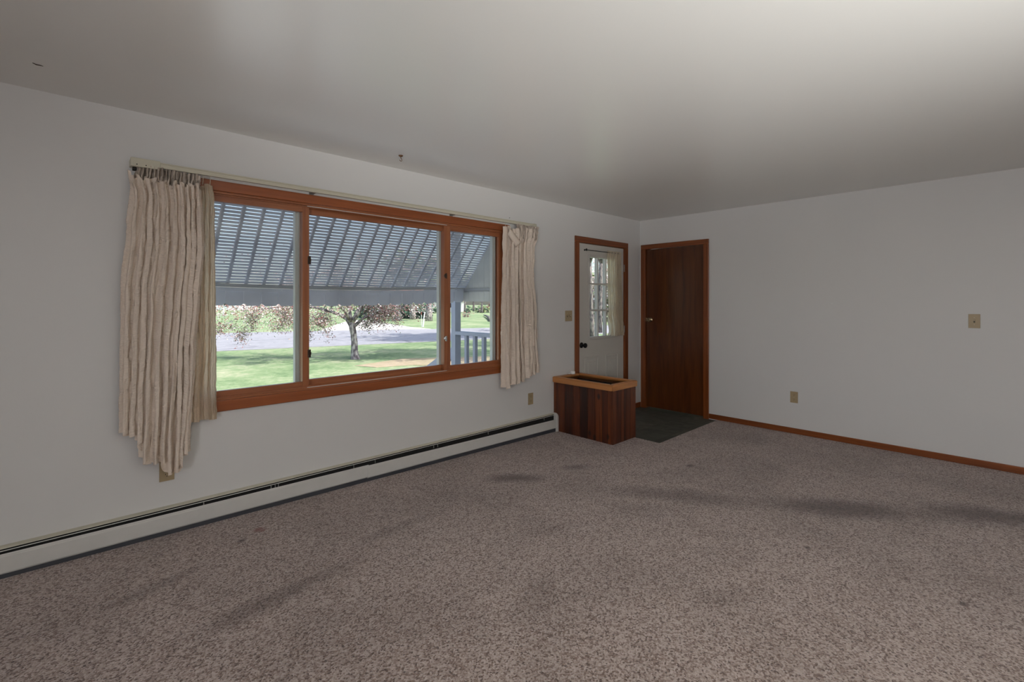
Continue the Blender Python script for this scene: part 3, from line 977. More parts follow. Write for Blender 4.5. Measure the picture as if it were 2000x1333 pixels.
rc = empty('curtain', (3.28, WY - 0.07, 0.55), 'creased beige linen curtain bunched at right side of window', 'curtain')
hemR = [(0, 0.560), (0.12, 0.553), (0.17, 0.575), (0.22, 0.60), (0.30, 0.585), (0.42, 0.592), (0.55, 0.62), (0.62, 0.640), (0.80, 0.648), (1, 0.665)]
cloth_sheet('curtain_panel', M['linen'], rc, lambda v: lerp_keys([(0, 3.066), (0.12, 3.060), (0.5, 3.046), (1, 3.042)], v), lambda v: lerp_keys([(0, 3.505), (0.05, 3.49), (0.12, 3.452), (0.3, 3.440), (0.55, 3.475), (1, 3.500)], v),
            lambda u: lerp_keys([(0, 2.090), (0.08, 2.098), (0.2, 2.072), (0.45, 2.095), (0.8, 2.10), (1, 2.085)], u), lambda u: lerp_keys(hemR, u) + 0.004 * sin(50 * u), 8,
            lambda u, v: CY - 0.020, lambda u, v: 0.044 + 0.026 * v, lambda u, v: 1.4, 33)
cloth_sheet('heading_ruffle', M['linen'], rc, lambda v: 3.205 + 0.02 * v, lambda v: 3.500 - 0.03 * v, lambda u: 2.126 + 0.004 * sin(60 * u), lambda u: 2.000 + 0.012 * sin(19 * u), 18,
            lambda u, v: CY - 0.046, lambda u, v: 0.024, lambda u, v: 0.9, 41, nu=380, nv=16, width=1.5)
bm = bmesh.new()
fp = [(3.075, 2.086), (3.104, 2.072), (3.160, 2.020), (3.238, 1.968), (3.175, 1.892), (3.150, 1.930), (3.105, 1.985), (3.078, 2.020)]
rows_ = []
for t in range(9):
    f = t / 8
    a = Vector((3.078 + 0.150 * f, 0, 2.082 - 0.112 * f))
    b = Vector((3.076 + 0.090 * f, 0, 2.020 - 0.125 * f))
    rows_.append([bm.verts.new((a.lerp(b, g / 4).x, WY - 0.092 - 0.022 * sin(pi * g / 4) - 0.014 * f, a.lerp(b, g / 4).z + 0.006 * sin(5 * f + g))) for g in range(5)])
for r0, r1 in zip(rows_, rows_[1:]):
    for g in range(4):
        bm.faces.new((r0[g], r0[g + 1], r1[g + 1], r1[g]))
o = obj('turned_corner', bm, M['linen'], rc, smooth=True)
so = o.modifiers.new('sol', 'SOLIDIFY'); so.thickness = 0.003
bm = bmesh.new()
tube(bm, [(3.074, WY - 0.056, 2.130), (3.075, WY - 0.060, 2.105), (3.078, WY - 0.056, 2.085)], 0.0016, 6)
obj('curtain_hook', bm, M['rod'], rc)

dr = empty('door_curtain_rod', (4.72, WY, 1.96), 'thin black curtain rod across top of entry door glass', 'curtain rod')
bm = bmesh.new()
tube(bm, [(4.374, WY - 0.024, 1.972), (5.060, WY - 0.024, 1.972)], 0.0042, 8)
obj('rod', bm, M['black'], dr)
for xx in (4.376, 5.058):
    bm = bmesh.new()
    tube(bm, [(xx, WY + 0.006, 1.972), (xx, WY - 0.026, 1.972)], 0.005, 8)
    lathe(bm, [(0, 0), (0.010, 0), (0.010, 0.004), (0, 0.004)], (xx, WY + 0.006, 1.972), (0, -1, 0), 12)
    box(bm, (xx - 0.004, WY - 0.028, 1.960), (xx + 0.004, WY - 0.020, 1.988))
    obj('rod_end', bm, M['black'], dr)
dc = empty('door_curtain', (4.95, WY - 0.02, 0.96), 'thin cream curtain pushed to hinge side of entry door glass', 'curtain')
cloth_sheet('curtain_panel', M['sheer'], dc, lambda v: lerp_keys([(0, 4.790), (0.4, 4.800), (0.75, 4.820), (0.9, 4.860), (1, 4.862)], v), lambda v: lerp_keys([(0, 5.070), (0.4, 5.085), (1, 5.128)], v),
            lambda u: 1.992 + 0.003 * sin(40 * u), lambda u: 0.960 + 0.004 * sin(12 * u), 8, lambda u, v: WY - 0.018, lambda u, v: 0.014 + 0.010 * v, lambda u, v: 0.5, 52, nu=240, nv=60, width=0.9)
bm = bmesh.new()
ring = [(4.815, WY - 0.012, 1.25), (4.826, WY - 0.030, 1.12), (4.852, WY - 0.036, 1.05), (4.858, WY - 0.026, 0.99), (4.836, WY - 0.014, 0.965)]
st = []
for k, (x, y, z) in enumerate(ring):
    st.append((bm.verts.new((x - 0.035 * (k > 0), y + 0.012, z)), bm.verts.new((x, y, z)), bm.verts.new((x + 0.03, y + 0.004, z))))
for r0, r1 in zip(st, st[1:]):
    bm.faces.new((r0[0], r0[1], r1[1], r1[0])); bm.faces.new((r0[1], r0[2], r1[2], r1[1]))
o = obj('loose_edge', bm, M['sheer'], dc, smooth=True)
sm = o.modifiers.new('sub', 'SUBSURF'); sm.levels = sm.render_levels = 2

# ------------------------------------------------------------------ switches and outlets
def plate(mtx, w_, h_, parent):
    bm = bmesh.new()
    box(bm, (-w_ / 2, 0, -h_ / 2), (w_ / 2, 0.005, h_ / 2), mtx)
    return obj('plate', bm, M['ivory'], parent, bevel=0.002)
def outlet(name, loc, rot, label):
    mtx = Matrix.Translation(loc) @ Matrix.Rotation(rot, 4, 'Z')
    e = empty(name, loc, label, 'outlet', 'wall outlets')
    plate(mtx, 0.072, 0.117, e)
    for dz in (0.0235, -0.0235):
        bm = bmesh.new()
        lathe(bm, [(0, 0.005), (0.0165, 0.005), (0.0165, 0.0065), (0, 0.0065)], (0, 0, 0), (0, 1, 0), 20)
        for v in bm.verts:
            v.co.x = max(-0.0165, min(0.0165, v.co.x)); v.co.z = max(-0.0135, min(0.0135, v.co.z))
        bmesh.ops.transform(bm, matrix=mtx @ Matrix.Translation((0, 0, dz)), verts=bm.verts)
        rc_ = obj('receptacle', bm, M['ivory'], e)
        bm = bmesh.new()
        box(bm, (-0.0075, 0.0064, 0.000), (-0.0050, 0.0068, 0.0085)); box(bm, (0.0050, 0.0064, 0.001), (0.0075, 0.0068, 0.0080))
        lathe(bm, [(0, 0.0064), (0.0026, 0.0064), (0.0026, 0.0068), (0, 0.0068)], (0, 0, -0.0065), (0, 1, 0), 10)
        bmesh.ops.transform(bm, matrix=mtx @ Matrix.Translation((0, 0, dz)), verts=bm.verts)
        obj('slots', bm, M['slot'], rc_)
    bm = bmesh.new()
    lathe(bm, [(0, 0.005), (0.003, 0.005), (0.003, 0.0062), (0, 0.0062)], (0, 0, 0), (0, 1, 0), 10)
    bmesh.ops.transform(bm, matrix=mtx, verts=bm.verts)
    obj('screw', bm, M['screw'], e)
def switch(name, loc, rot, gangs, label):
    mtx = Matrix.Translation(loc) @ Matrix.Rotation(rot, 4, 'Z')
    e = empty(name, loc, label, 'light switch', 'wall light switches')
    plate(mtx, 0.072 + 0.046 * (gangs - 1), 0.117, e)
    for g in range(gangs):
        gx = (g - (gangs - 1) / 2) * 0.046
        bm = bmesh.new()
        box(bm, (gx - 0.005, 0.0045, -0.012), (gx + 0.005, 0.0055, 0.012), mtx)
        obj('toggle_slot', bm, M['slot'], e)
        bm = bmesh.new()
        box(bm, (gx - 0.0040, 0.004, -0.005), (gx + 0.0040, 0.018, 0.006), mtx @ Matrix.Rotation(0.35, 4, 'X'))
        obj('toggle', bm, M['ivory_light'], e, bevel=0.001)
        for dz in (0.030, -0.030):
            bm = bmesh.new()
            lathe(bm, [(0, 0.005), (0.003, 0.005), (0.003, 0.0062), (0, 0.0062)], (gx, 0, dz), (0, 1, 0), 10)
            bmesh.ops.transform(bm, matrix=mtx, verts=bm.verts)
            obj('screw', bm, M['screw'], e)
outlet('wall_outlet', (0.449, WY, 0.390), pi, 'brown ivory wall outlet half hidden below left curtain')
outlet('wall_outlet', (3.479, WY, 0.385), pi, 'brown ivory wall outlet under right curtain near planter box')
outlet('wall_outlet', (WX, 1.567, 0.379), pi / 2, 'brown ivory wall outlet low on the wall right of closet door')
switch('light_switch', (4.082, WY, 1.219), pi, 2, 'wide ivory switch plate beside the entry door casing')
switch('light_switch', (WX, 0.218, 1.212), pi / 2, 1, 'ivory single toggle switch at far right of the closet wall')

# small fittings on ceiling and walls
hk = empty('ceiling_hook', (1.799, 3.069, H), 'small rusty plant hook screwed in ceiling above picture window', 'hook')
bm = bmesh.new()
lathe(bm, [(0, 0), (0.017, 0), (0.015, 0.004), (0.006, 0.010), (0, 0.010)], (1.799, 3.069, H), (0, 0, -1), 14)
obj('hook_plate', bm, M['rust'], hk)
bm = bmesh.new()
tube(bm, [(1.799, 3.069, H - 0.008), (1.799, 3.069, H - 0.020)] + [(1.799 + 0.011 * sin(t), 3.069 + 0.004 * sin(t), H - 0.031 + 0.011 * cos(t)) for t in [k * 0.5 for k in range(10)]], 0.0024, 8)
obj('hook_wire', bm, M['rust'], hk)
bm = bmesh.new()
tube(bm, [(-0.090, 3.012, H - 0.001), (-0.078, 3.017, H - 0.003), (-0.066, 3.018, H - 0.002), (-0.056, 3.022, H - 0.001)], [0.0012, 0.0024, 0.0020, 0.0008], 7)
tag(obj('ceiling_crack_flake', bm, M['bronze']), 'small dark flake of peeling paint on ceiling at far left', 'paint flake')
bm = bmesh.new()
lathe(bm, [(0, 0), (0.004, 0), (0.0045, 0.004), (0, 0.005)], (3.184, WY, 2.196), (0, -1, 0), 10)
tag(obj('wall_nail', bm, M['bracket']), 'tiny nail head in the wall above right end of curtain rod', 'nail')
bm = bmesh.new()
lathe(bm, [(0, 0), (0.008, 0), (0.007, 0.002), (0, 0.002)], (WX, 1.231, 1.354), (-1, 0, 0), 10)
tag(obj('wall_anchor', bm, M['white_plastic']), 'tiny white wall anchor in the middle of the right wall', 'anchor')

# ------------------------------------------------------------------ awning outside the window
AX0, AX1 = 0.2875, 3.289
AF = 4.25
def aw_z(y): return 2.031 - 1.115 * (y - 3.77)
aw = empty('window_awning', (1.8, OY, 2.25), 'grey slatted metal awning sloping down outside the picture window', 'awning')
ay0 = OY
ay1 = AF
slope_len = sqrt((ay1 - ay0) ** 2 + (aw_z(ay0) - aw_z(ay1)) ** 2)
ex = Vector((1, 0, 0)); es = Vector((0, ay1 - ay0, aw_z(ay1) - aw_z(ay0))).normalized(); en = ex.cross(es)
if en.z < 0: en = -en
org = Vector((AX0, ay0, aw_z(ay0)))
amtx = Matrix((( ex.x, es.x, en.x, org.x), (ex.y, es.y, en.y, org.y), (ex.z, es.z, en.z, org.z), (0, 0, 0, 1)))
NB, BW = 23, 0.1305
pitch, slit = 0.0293, 0.0046
rows = int(slope_len / pitch)
bm = bmesh.new()
for k in range(NB):
    box(bm, (k * BW - 0.002, 0, 0), (k * BW + 0.022, slope_len, 0.0015), amtx)
for j in range(rows + 1):
    a = j * pitch
    b = min(a + pitch - slit, slope_len)
    if b > a:
        box(bm, (0, a, 0.0), (NB * BW, b, 0.0012), amtx)
obj('slat_panel', bm, M['awning'], aw)
for k in range(NB + 1):
    bm = bmesh.new()
    box(bm, (k * BW - 0.004, 0, -0.004), (k * BW + 0.003, slope_len, 0.012), amtx)
    obj('rib', bm, M['awning'], aw)
zt, zb = aw_z(AF), 1.342
def sag(x): return 0.030 * (x - 1.7) ** 2 / 2.0 - 0.006
bm = bmesh.new()
nseg = 24
def strip(bm, y0, y1, za, zb_):
    prev = None
    for i in range(nseg + 1):
        x = AX0 + (AX1 - AX0) * i / nseg
        s = sag(x)
        r = [bm.verts.new((x, y0, za + s)), bm.verts.new((x, y1, za + s)), bm.verts.new((x, y1, zb_ + s)), bm.verts.new((x, y0, zb_ + s))]
        if prev:
            for q in range(4):
                bm.faces.new((prev[q], prev[(q + 1) % 4], r[(q + 1) % 4], r[q]))
        prev = r
strip(bm, AF - 0.03, AF + 0.012, 1.488, 1.516)
obj('front_shadow_bar', bm, M['awning_dark'], aw)  # the bar's dark grey carries the shadow above the trim
bm = bmesh.new()
strip(bm, AF - 0.012, AF - 0.004, 1.456, 1.486)
for k in range(NB):
    x = AX0 + (k + 0.3) * BW
    lathe(bm, [(0, 0), (0.005, 0), (0.004, 0.003), (0, 0.003)], (x, AF - 0.012, 1.471 + sag(x)), (0, -1, 0), 8)
obj('trim_band', bm, M['awning'], aw)
bm = bmesh.new()
for k in range(NB):                       # scalloped valance: a notch at every seam
    xa, xb = AX0 + k * BW, AX0 + (k + 1) * BW
    sa = sag((xa + xb) / 2)
    pts = [(xa, 1.458), (xb, 1.458), (xb, zb + 0.020), (xb - 0.022, zb), (xa + 0.022, zb), (xa, zb + 0.020)]
    f = [bm.verts.new((x, AF, z + sa)) for x, z in pts]
    g = [bm.verts.new((x, AF + 0.002, z + sa)) for x, z in pts]
    bm.faces.new(f[::-1]); bm.faces.new(g)
    for i in range(6):
        bm.faces.new((f[i], f[(i + 1) % 6], g[(i + 1) % 6], g[i]))
    for q in range(5):
        box(bm, (xa + 0.006, AF - 0.002, 1.445 - q * 0.018 + sa), (xb - 0.006, AF, 1.449 - q * 0.018 + sa))
    box(bm, (xa - 0.004, AF - 0.006, zb + 0.016 + sa), (xa + 0.004, AF, 1.458 + sa))
obj('valance', bm, M['awning'], aw)
for xx in (AX1, AX0):                     # closed triangular cheeks of upright corrugated strips
    bm = bmesh.new()
    n_s = 16
    for k in range(n_s):
        ya, yb = ay0 + (AF - ay0) * k / n_s, ay0 + (AF - ay0) * (k + 1) / n_s
        off = 0.0018 * (k % 2)
        v1 = [bm.verts.new(p) for p in ((xx + off, ya, 1.378), (xx + off, yb, 1.378), (xx + off, yb, aw_z(yb)), (xx + off, ya, aw_z(ya)))]
        v2 = [bm.verts.new(v.co + Vector((0.002, 0, 0))) for v in v1]
        bm.faces.new(v1); bm.faces.new(v2[::-1])
        for i in range(4):
            bm.faces.new((v1[i], v1[(i + 1) % 4], v2[(i + 1) % 4], v2[i]))
    ck = obj('cheek', bm, M['awning_side'], aw)
    obj('cheek_bar', boxes(((xx - 0.010, ay0, 1.495), (xx, AF, 1.520)), ((xx - 0.006, ay0, 1.482), (xx, AF, 1.490))), M['awning_dark'], ck)

# ------------------------------------------------------------------ porch outside the entry
struct('porch_floor', boxes(((3.50, OY, -0.60), (6.4, 4.97, -0.12))), M['porch'], 'grey painted porch landing outside the entry door', 'porch')
struct('porch_roof', boxes(((3.50, OY, 2.50), (6.4, 5.05, 2.62))), M['siding'], 'flat roof over the porch landing', 'porch roof')
rl = empty('porch_railing', (3.64, 4.2, -0.12), 'grey painted wooden porch railing seen through right end of window', 'railing')
obj('post', boxes(((3.604, 4.830, -0.12), (3.693, 4.919, 2.50))), M['porch'], rl, bevel=0.004)
obj('top_rail', boxes(((3.600, OY + 0.004, 0.962), (3.690, 4.830, 1.004))), M['porch'], rl, bevel=0.003)
obj('bottom_rail', boxes(((3.615, OY + 0.004, -0.03), (3.660, 4.830, 0.05))), M['porch'], rl)
y = 4.66
while y > 3.60:
    obj('baluster', boxes(((3.616, y - 0.045, 0.05), (3.658, y, 0.962))), M['porch'], rl, bevel=0.002)
    y -= 0.165
sr_ = empty('stair_handrail', (3.64, 5.6, -0.6), 'grey sloping handrail descending beside the porch steps', 'handrail')
bm = bmesh.new()
v1 = [(3.615, 4.921, 0.80), (3.615, 6.15, 0.165), (3.615, 6.15, 0.015), (3.615, 4.921, 0.65)]
a = [bm.verts.new(p) for p in v1]; b = [bm.verts.new((3.655, p[1], p[2])) for p in v1]
bm.faces.new(a); bm.faces.new(b[::-1])
for i in range(4): bm.faces.new((a[i], a[(i + 1) % 4], b[(i + 1) % 4], b[i]))
obj('sloping_rail', bm, M['porch'], sr_)
obj('newel_post', boxes(((3.592, 6.08, -0.60), (3.681, 6.17, 0.22))), M['porch'], sr_)
for k in range(3):
    st = boxes(((3.70, 4.972 + k * 0.29, -0.60), (5.4, 5.262 + k * 0.29, -0.24 - k * 0.12)))
    tag(obj('porch_step', st, M['porch']), ('top', 'middle', 'bottom')[k] + ' grey step below the porch landing', 'step', 'porch steps')

# ------------------------------------------------------------------ ground, road, drive
GZ = -0.60
bm = bmesh.new()
N = 40
poly(bm, [(-160, OY - 12), (220, OY - 12), (220, 260), (-160, 260)], GZ)
struct('ground', bm, M['grass'], 'sunny green front lawn and far lawns beyond the window', 'lawn')
def flat(name, pts, z, mat, label, cat):
    bm = bmesh.new(); poly(bm, pts, z - 0.03, 0.03)
    struct(name, bm, mat, label, cat)
flat('road', [(-60, 36), (-20, 27.5), (4.65, 21.9), (10.9, 20.5), (20, 18.5), (40, 14.5), (80, 5), (80, 12), (50, 18.5), (30, 25.2), (19.9, 29.0), (11.2, 33.2), (7.3, 34.6), (-20, 47), (-60, 64)], GZ + 0.02, M['road'],
     'pale cracked asphalt road crossing beyond the lawn', 'road')
flat('driveway', [(12.8, 32.6), (19.6, 29.1), (19.9, 32.3), (22.0, 40.4), (23.9, 47.0), (23.4, 49.8), (20.2, 45.2)], GZ + 0.03, M['gravel'], 'pale gravel driveway opening off the far side of road', 'driveway')
flat('bounce_bed', [(-3.5, 3.7), (3.4, 3.7), (3.4, 10.0), (-3.5, 10.4)], GZ + 0.03, M['bounce_gravel'], 'unseen white gravel bed added to bounce sunlight up into the room', 'gravel bed')  # added out of view to throw sunlight up onto the ceiling
flat('mulch_patch', [(6.6, 14.0), (8.6, 14.6), (11, 13.2), (13.5, 11.8), (12.5, 9.5), (9, 10.5), (8.0, 12.9), (6.9, 13.2)], GZ + 0.012, M['dry_grass'], 'dry brown leaf litter spread below the crooked tree', 'leaf litter')
flat('dry_verge', [(29, 31), (36, 40), (50, 58), (62, 64), (60, 44), (40, 28)], GZ + 0.012, M['dry_grass'], 'dry pinkish grass verge across the road at right', 'verge')

# ------------------------------------------------------------------ vegetation
RV = Vector((sin(YAW), -cos(YAW), 0)); FV = Vector((cos(YAW), sin(YAW), 0))
def local(base):
    return lambda r, d, z: Vector(base) + RV * r + FV * d + Vector((0, 0, z))

def leaves(name, centers, n_leaf, size, mats, wts, parent, seed):
    """leaf quads scattered about the given (centre, radius) list"""
    rnd = random.Random(seed)
    bm = bmesh.new()
    idx = []
    for _ in range(n_leaf):
        c, r = rnd.choice(centers)
        p = Vector((rnd.gauss(0, 1), rnd.gauss(0, 1), rnd.gauss(0, 1))) * r * 0.55 + c
        a = Vector((rnd.uniform(-1, 1), rnd.uniform(-1, 1), rnd.uniform(-1, 1))).normalized()
        b = a.orthogonal().normalized()
        s = size * rnd.uniform(0.6, 1.3)
        f = bm.faces.new([bm.verts.new(p + a * s * 0.5), bm.verts.new(p + b * s * 0.28), bm.verts.new(p - a * s * 0.5), bm.verts.new(p - b * s * 0.28)])
        f.material_index = rnd.choices(range(len(mats)), wts)[0]
    return obj(name, bm, mats, parent)

def grow(bm, pts, radii, rnd, depth, ends, twig=1.0, droop=0.0):
    tube(bm, pts, radii, 7 if depth < 2 else 5)
    if depth >= 3:
        ends.append((Vector(pts[-1]), 0.22)); ends.append((Vector(pts[len(pts) // 2]), 0.20))
        return
    L = sum((Vector(b) - Vector(a)).length for a, b in zip(pts, pts[1:]))
    for k in range(4 if depth else 5):
        t = rnd.uniform(0.35, 1.0)
        i = min(int(t * (len(pts) - 1)), len(pts) - 2)
        q = t * (len(pts) - 1) - i
        p = Vector(pts[i]).lerp(Vector(pts[i + 1]), q)
        r = (radii[i] * (1 - q) + radii[i + 1] * q) * 0.55
        d = (Vector(pts[i + 1]) - Vector(pts[i])).normalized()
        d = (d + Vector((rnd.uniform(-1, 1), rnd.uniform(-1, 1), rnd.uniform(-0.6, 0.7) - droop)) * 0.9).normalized()
        ln = L * rnd.uniform(0.30, 0.55) * twig
        mid = p + d * ln * 0.5 + Vector((rnd.uniform(-1, 1), rnd.uniform(-1, 1), rnd.uniform(-1, 0.5))) * ln * 0.12
        end = p + d * ln - Vector((0, 0, droop * ln * 0.5))
        grow(bm, [p, mid, end], [r, r * 0.7, max(0.003, r * 0.35)], rnd, depth + 1, ends, twig, droop)

# crooked ornamental tree on the front lawn
B = (7.396, 15.665, GZ)
P = local(B)
ct = empty('crooked_tree', B, 'low spreading crooked tree with pink blossom on lawn in the centre of the window', 'tree')
rnd = random.Random(8)
bm = bmesh.new()
ends = []
tube(bm, [P(0.02, 0, -0.1), P(0, 0, 0.05), P(-0.02, 0, 0.30), P(-0.02, 0, 0.60), P(-0.05, 0, 0.85), P(-0.09, 0, 1.08), P(-0.13, 0, 1.28)], [0.20, 0.150, 0.118, 0.108, 0.102, 0.108, 0.100], 12)
limbs = [([(-0.10, 0, 1.12), (-0.30, 0.1, 1.38), (-0.52, 0.1, 1.52), (-0.95, 0.2, 1.66), (-1.6, 0.3, 1.80), (-2.4, 0.2, 1.86), (-3.4, 0.1, 1.70)], 0.088),
         ([(-0.13, 0, 1.22), (-0.17, 0, 1.50), (-0.24, 0.1, 1.85), (-0.30, 0.2, 2.5), (-0.2, 0.3, 3.2)], 0.085),
         ([(-0.08, 0, 1.10), (0.10, 0.1, 1.28), (0.30, 0.1, 1.44), (0.55, 0.1, 1.54), (1.0, 0.2, 1.62), (1.7, 0.2, 1.80)], 0.068),
         ([(-0.10, 0, 1.24), (0.10, -0.1, 1.50), (0.32, -0.2, 1.78), (0.55, -0.3, 2.1), (1.0, -0.4, 2.6)], 0.065),
         ([(-0.12, 0, 1.26), (-0.2, -0.5, 1.7), (-0.4, -1.2, 2.1), (-0.8, -1.9, 2.4)], 0.06),
         ([(-0.12, 0, 1.26), (-0.1, 0.6, 1.7), (0.1, 1.4, 2.1), (0.2, 2.2, 2.4)], 0.06)]
for pts, r in limbs:
    k = len(pts)
    grow(bm, [P(*q) for q in pts], [r * (1 - 0.80 * i / (k - 1)) for i in range(k)], rnd, 0, ends, 0.85, 0.12)
for r_, d_, z_, e in ((-1.5, 0.3, 1.95, (-1.9, 0.2, 1.05)), (-2.3, 0.2, 2.0, (-2.5, 0.1, 1.15)), (-1.1, 0.2, 1.85, (-1.25, 0.1, 1.0)), (-0.85, 0.2, 1.75, (-1.05, 0.0, 1.25)), (0.6, 0.1, 1.66, (0.42, 0.0, 1.18)), (-3.2, 0.1, 1.88, (-3.6, 0, 1.45)), (1.1, 0.2, 1.75, (1.3, 0.1, 1.35)), (0.8, 0.1, 1.7, (0.95, 0, 1.22))):
    grow(bm, [P(r_, d_, z_), P((r_ + e[0]) / 2 - 0.1, d_, (z_ + e[2]) / 2 + 0.15), P(*e)], [0.018, 0.011, 0.004], rnd, 1, ends, 0.9, 0.15)
obj('trunk', bm, M['bark'], ct, smooth=True)
extra = []
for k in range(120):
    q = rnd.uniform(-4.5, -0.35)
    extra.append((P(q, rnd.uniform(-0.9, 0.9), rnd.uniform(1.18 if -2.7 < q < -1.0 else 1.5, 2.1)), 0.30))
for k in range(20):
    extra.append((P(rnd.uniform(-0.2, 2.6), rnd.uniform(-0.9, 0.9), rnd.uniform(1.55, 2.2)), 0.30))
for k in range(40):
    extra.append((P(rnd.uniform(-3.8, 2.2), rnd.uniform(-2.2, 2.2), rnd.uniform(2.2, 3.4)), 0.55))
leaves('foliage', ends + extra * 3, 26000, 0.066, [M['leaf_pink'], M['leaf_red'], M['leaf_green'], M['leaf_white'], M['bark_dark']], [3, 3.2, 1.6, 1.8, 2.0], ct, 4)

def tree(name, px_r, px_d, h, r, crown, n_leaf, mats, wts, label, seed, lean=0.0, trunk_to=0.45, leaf=0.22, group=None, bk='bark_dark', spread=1.0):
    base = Vector((0, 0, GZ)) + RV * px_r + FV * px_d
    Q = local(base)
    rnd = random.Random(seed)
    e = empty(name, base, label, 'tree', group)
    bm = bmesh.new()
    ends = []
    th = h * trunk_to
    tube(bm, [Q(0, 0, -0.1), Q(lean * 0.1, 0, th * 0.3), Q(lean * 0.6, 0, th * 0.7), Q(lean, 0, th)], [r * 1.35, r * 1.05, r * 0.9, r * 0.8], 10)
    for k in range(5):
        a = 2 * pi * k / 5 + rnd.uniform(-0.4, 0.4)
        s = crown * spread * rnd.uniform(0.5, 0.9)
        grow(bm, [Q(lean, 0, th * 0.96), Q(lean + s * 0.35 * cos(a), s * 0.35 * sin(a), th + (h - th) * 0.35), Q(lean + s * cos(a), s * sin(a), th + (h - th) * rnd.uniform(0.6, 0.95))],
             [r * 0.55, r * 0.38, r * 0.14], rnd, 1, ends, 0.9)
    obj('trunk', bm, M[bk], e, smooth=True)
    cen = [(c, q + crown * 0.16) for c, q in ends]
    leaves('foliage', cen, n_leaf, leaf, mats, wts, e, seed + 1)
    return e
lv = [M['leaf_pink'], M['leaf_green'], M['leaf_white'], M['leaf_red']]
gv = [M['leaf_green'], M['hedge_b'], M['leaf_pink']]
# front yard trees behind the wall between window and entry door, and those seen through the door glass
tree('shade_tree', 1.12, 25.2, 9.5, 0.24, 3.2, 4200, gv, [3, 2, 1], 'tall shade tree beyond the wall shading the road at right', 77, leaf=0.34)
tree('shade_tree', 1.25, 16.6, 9.0, 0.22, 2.5, 4200, gv, [3, 2, 1], 'tall shade tree beyond the wall shading the lawn at right', 71, leaf=0.30)
tree('yard_tree', 3.45, 20.6, 7.5, 0.115, 2.0, 2600, lv, [3, 2, 3, 1], 'slim leaning tree seen through left panes of the entry door', 72, lean=-0.10, trunk_to=0.5, leaf=0.16, group='trees behind the entry door')
tree('yard_tree', 5.6, 30.5, 9.0, 0.15, 2.0, 2600, lv, [3, 2, 3, 1], 'straight tree seen through middle panes of the entry door', 73, lean=0.12, trunk_to=0.5, leaf=0.16, group='trees behind the entry door')
# across the road, by the hedge
for k, (px, d, lab) in enumerate(((777, 51, 'leftmost mottled trunk in front of the dark hedge'), (806, 54.5, 'middle mottled trunk in front of the dark hedge'), (838, 50, 'rightmost mottled trunk in front of the dark hedge'))):
    tree('street_tree', (px - 1000) / 928.4 * d, d, 6.5, 0.30, 0.8, 900, gv, [2, 1, 2], lab, 80 + k, leaf=0.5, trunk_to=0.4, group='trees by the hedge', bk='bark')
for k, (px, d, lab) in enumerate(((908, 96, 'pale green tree far across the road right of porch post'), (925, 104, 'pale tree behind the far verge'), (941, 88, 'dark trunked tree beside the red car'))):
    tree('far_tree', (px - 1000) / 928.4 * d, d, 7.0, 0.22, 1.8, 1500, lv + [M['hedge_b']], [2, 4, 6, 0.2, 1.5], lab, 90 + k, leaf=0.5, trunk_to=0.3, group='far trees at right')

def hedge(name, pts, w_, h_, n_leaf, mats, wts, label, seed, leaf):
    rnd = random.Random(seed)
    e = empty(name, (*pts[0], GZ), label, 'hedge')
    cen = []
    for (ax, ay), (bx, by) in zip(pts, pts[1:]):
        L = sqrt((bx - ax) ** 2 + (by - ay) ** 2)
        for k in range(max(2, int(L / 1.2))):
            t = rnd.random()
            c = Vector((ax + (bx - ax) * t, ay + (by - ay) * t, GZ + rnd.uniform(0.25, h_ * 0.85)))
            cen.append((c, w_ * 0.9))
            bm = bmesh.new()
            tube(bm, [(c.x, c.y, GZ - 0.05), (c.x + 0.1, c.y, GZ + h_ * 0.5), (c.x, c.y + 0.1, GZ + h_ * 0.8)], [0.06, 0.04, 0.02], 5)
            obj('stem', bm, M['bark_dark'], e)
    leaves('foliage', cen, n_leaf, leaf, mats, wts, e, seed)
hedge('hedge', [(26.0, 57.5), (28.6, 54.6), (30.5, 50.5), (32.3, 47.2)], 1.0, 1.75, 6500, [M['hedge_a'], M['hedge_b']], [2, 1], 'dark green hedge across the road at right of window centre', 5, 0.42)
hedge('shrub_row', [(47, 72), (54, 70), (60, 69), (66, 67)], 0.8, 0.8, 1800, [M['hedge_b'], M['leaf_green'], M['leaf_pink']], [3, 2, 1], 'low shrubs in front of the far trees and red car', 6, 0.45)
TH = [tuple((RV * ((px - 1000) / 928.4 * d) + FV * d)[:2]) for px, d in ((1105, 50), (1150, 52), (1195, 50), (1240, 47))]
hedge('thicket', TH, 2.4, 7.5, 7000, [M['leaf_pink'], M['leaf_white'], M['leaf_green'], M['bark_dark']], [3, 3, 2, 0.6], 'pale blossoming thicket behind the trees seen through entry door glass', 9, 0.42)
hedge('bare_bush', [(38.2, 49.6), (39.2, 49.2)], 0.45, 0.55, 160, [M['leaf_red'], M['bark_dark']], [1, 1], 'small brown bush on the dry verge right of porch post', 7, 0.20)

bm = bmesh.new()
tube(bm, [(43.5, 51.6, GZ + 0.16), (39.6, 46.4, GZ + 0.24), (35.4, 41.0, GZ + 0.20), (31.6, 36.4, GZ + 0.12)], [0.06, 0.13, 0.17, 0.18], 8)
tag(obj('fallen_branch', bm, M['bark_dark'], smooth=True), 'curved brown fallen branch lying on dry verge below the red car', 'branch')

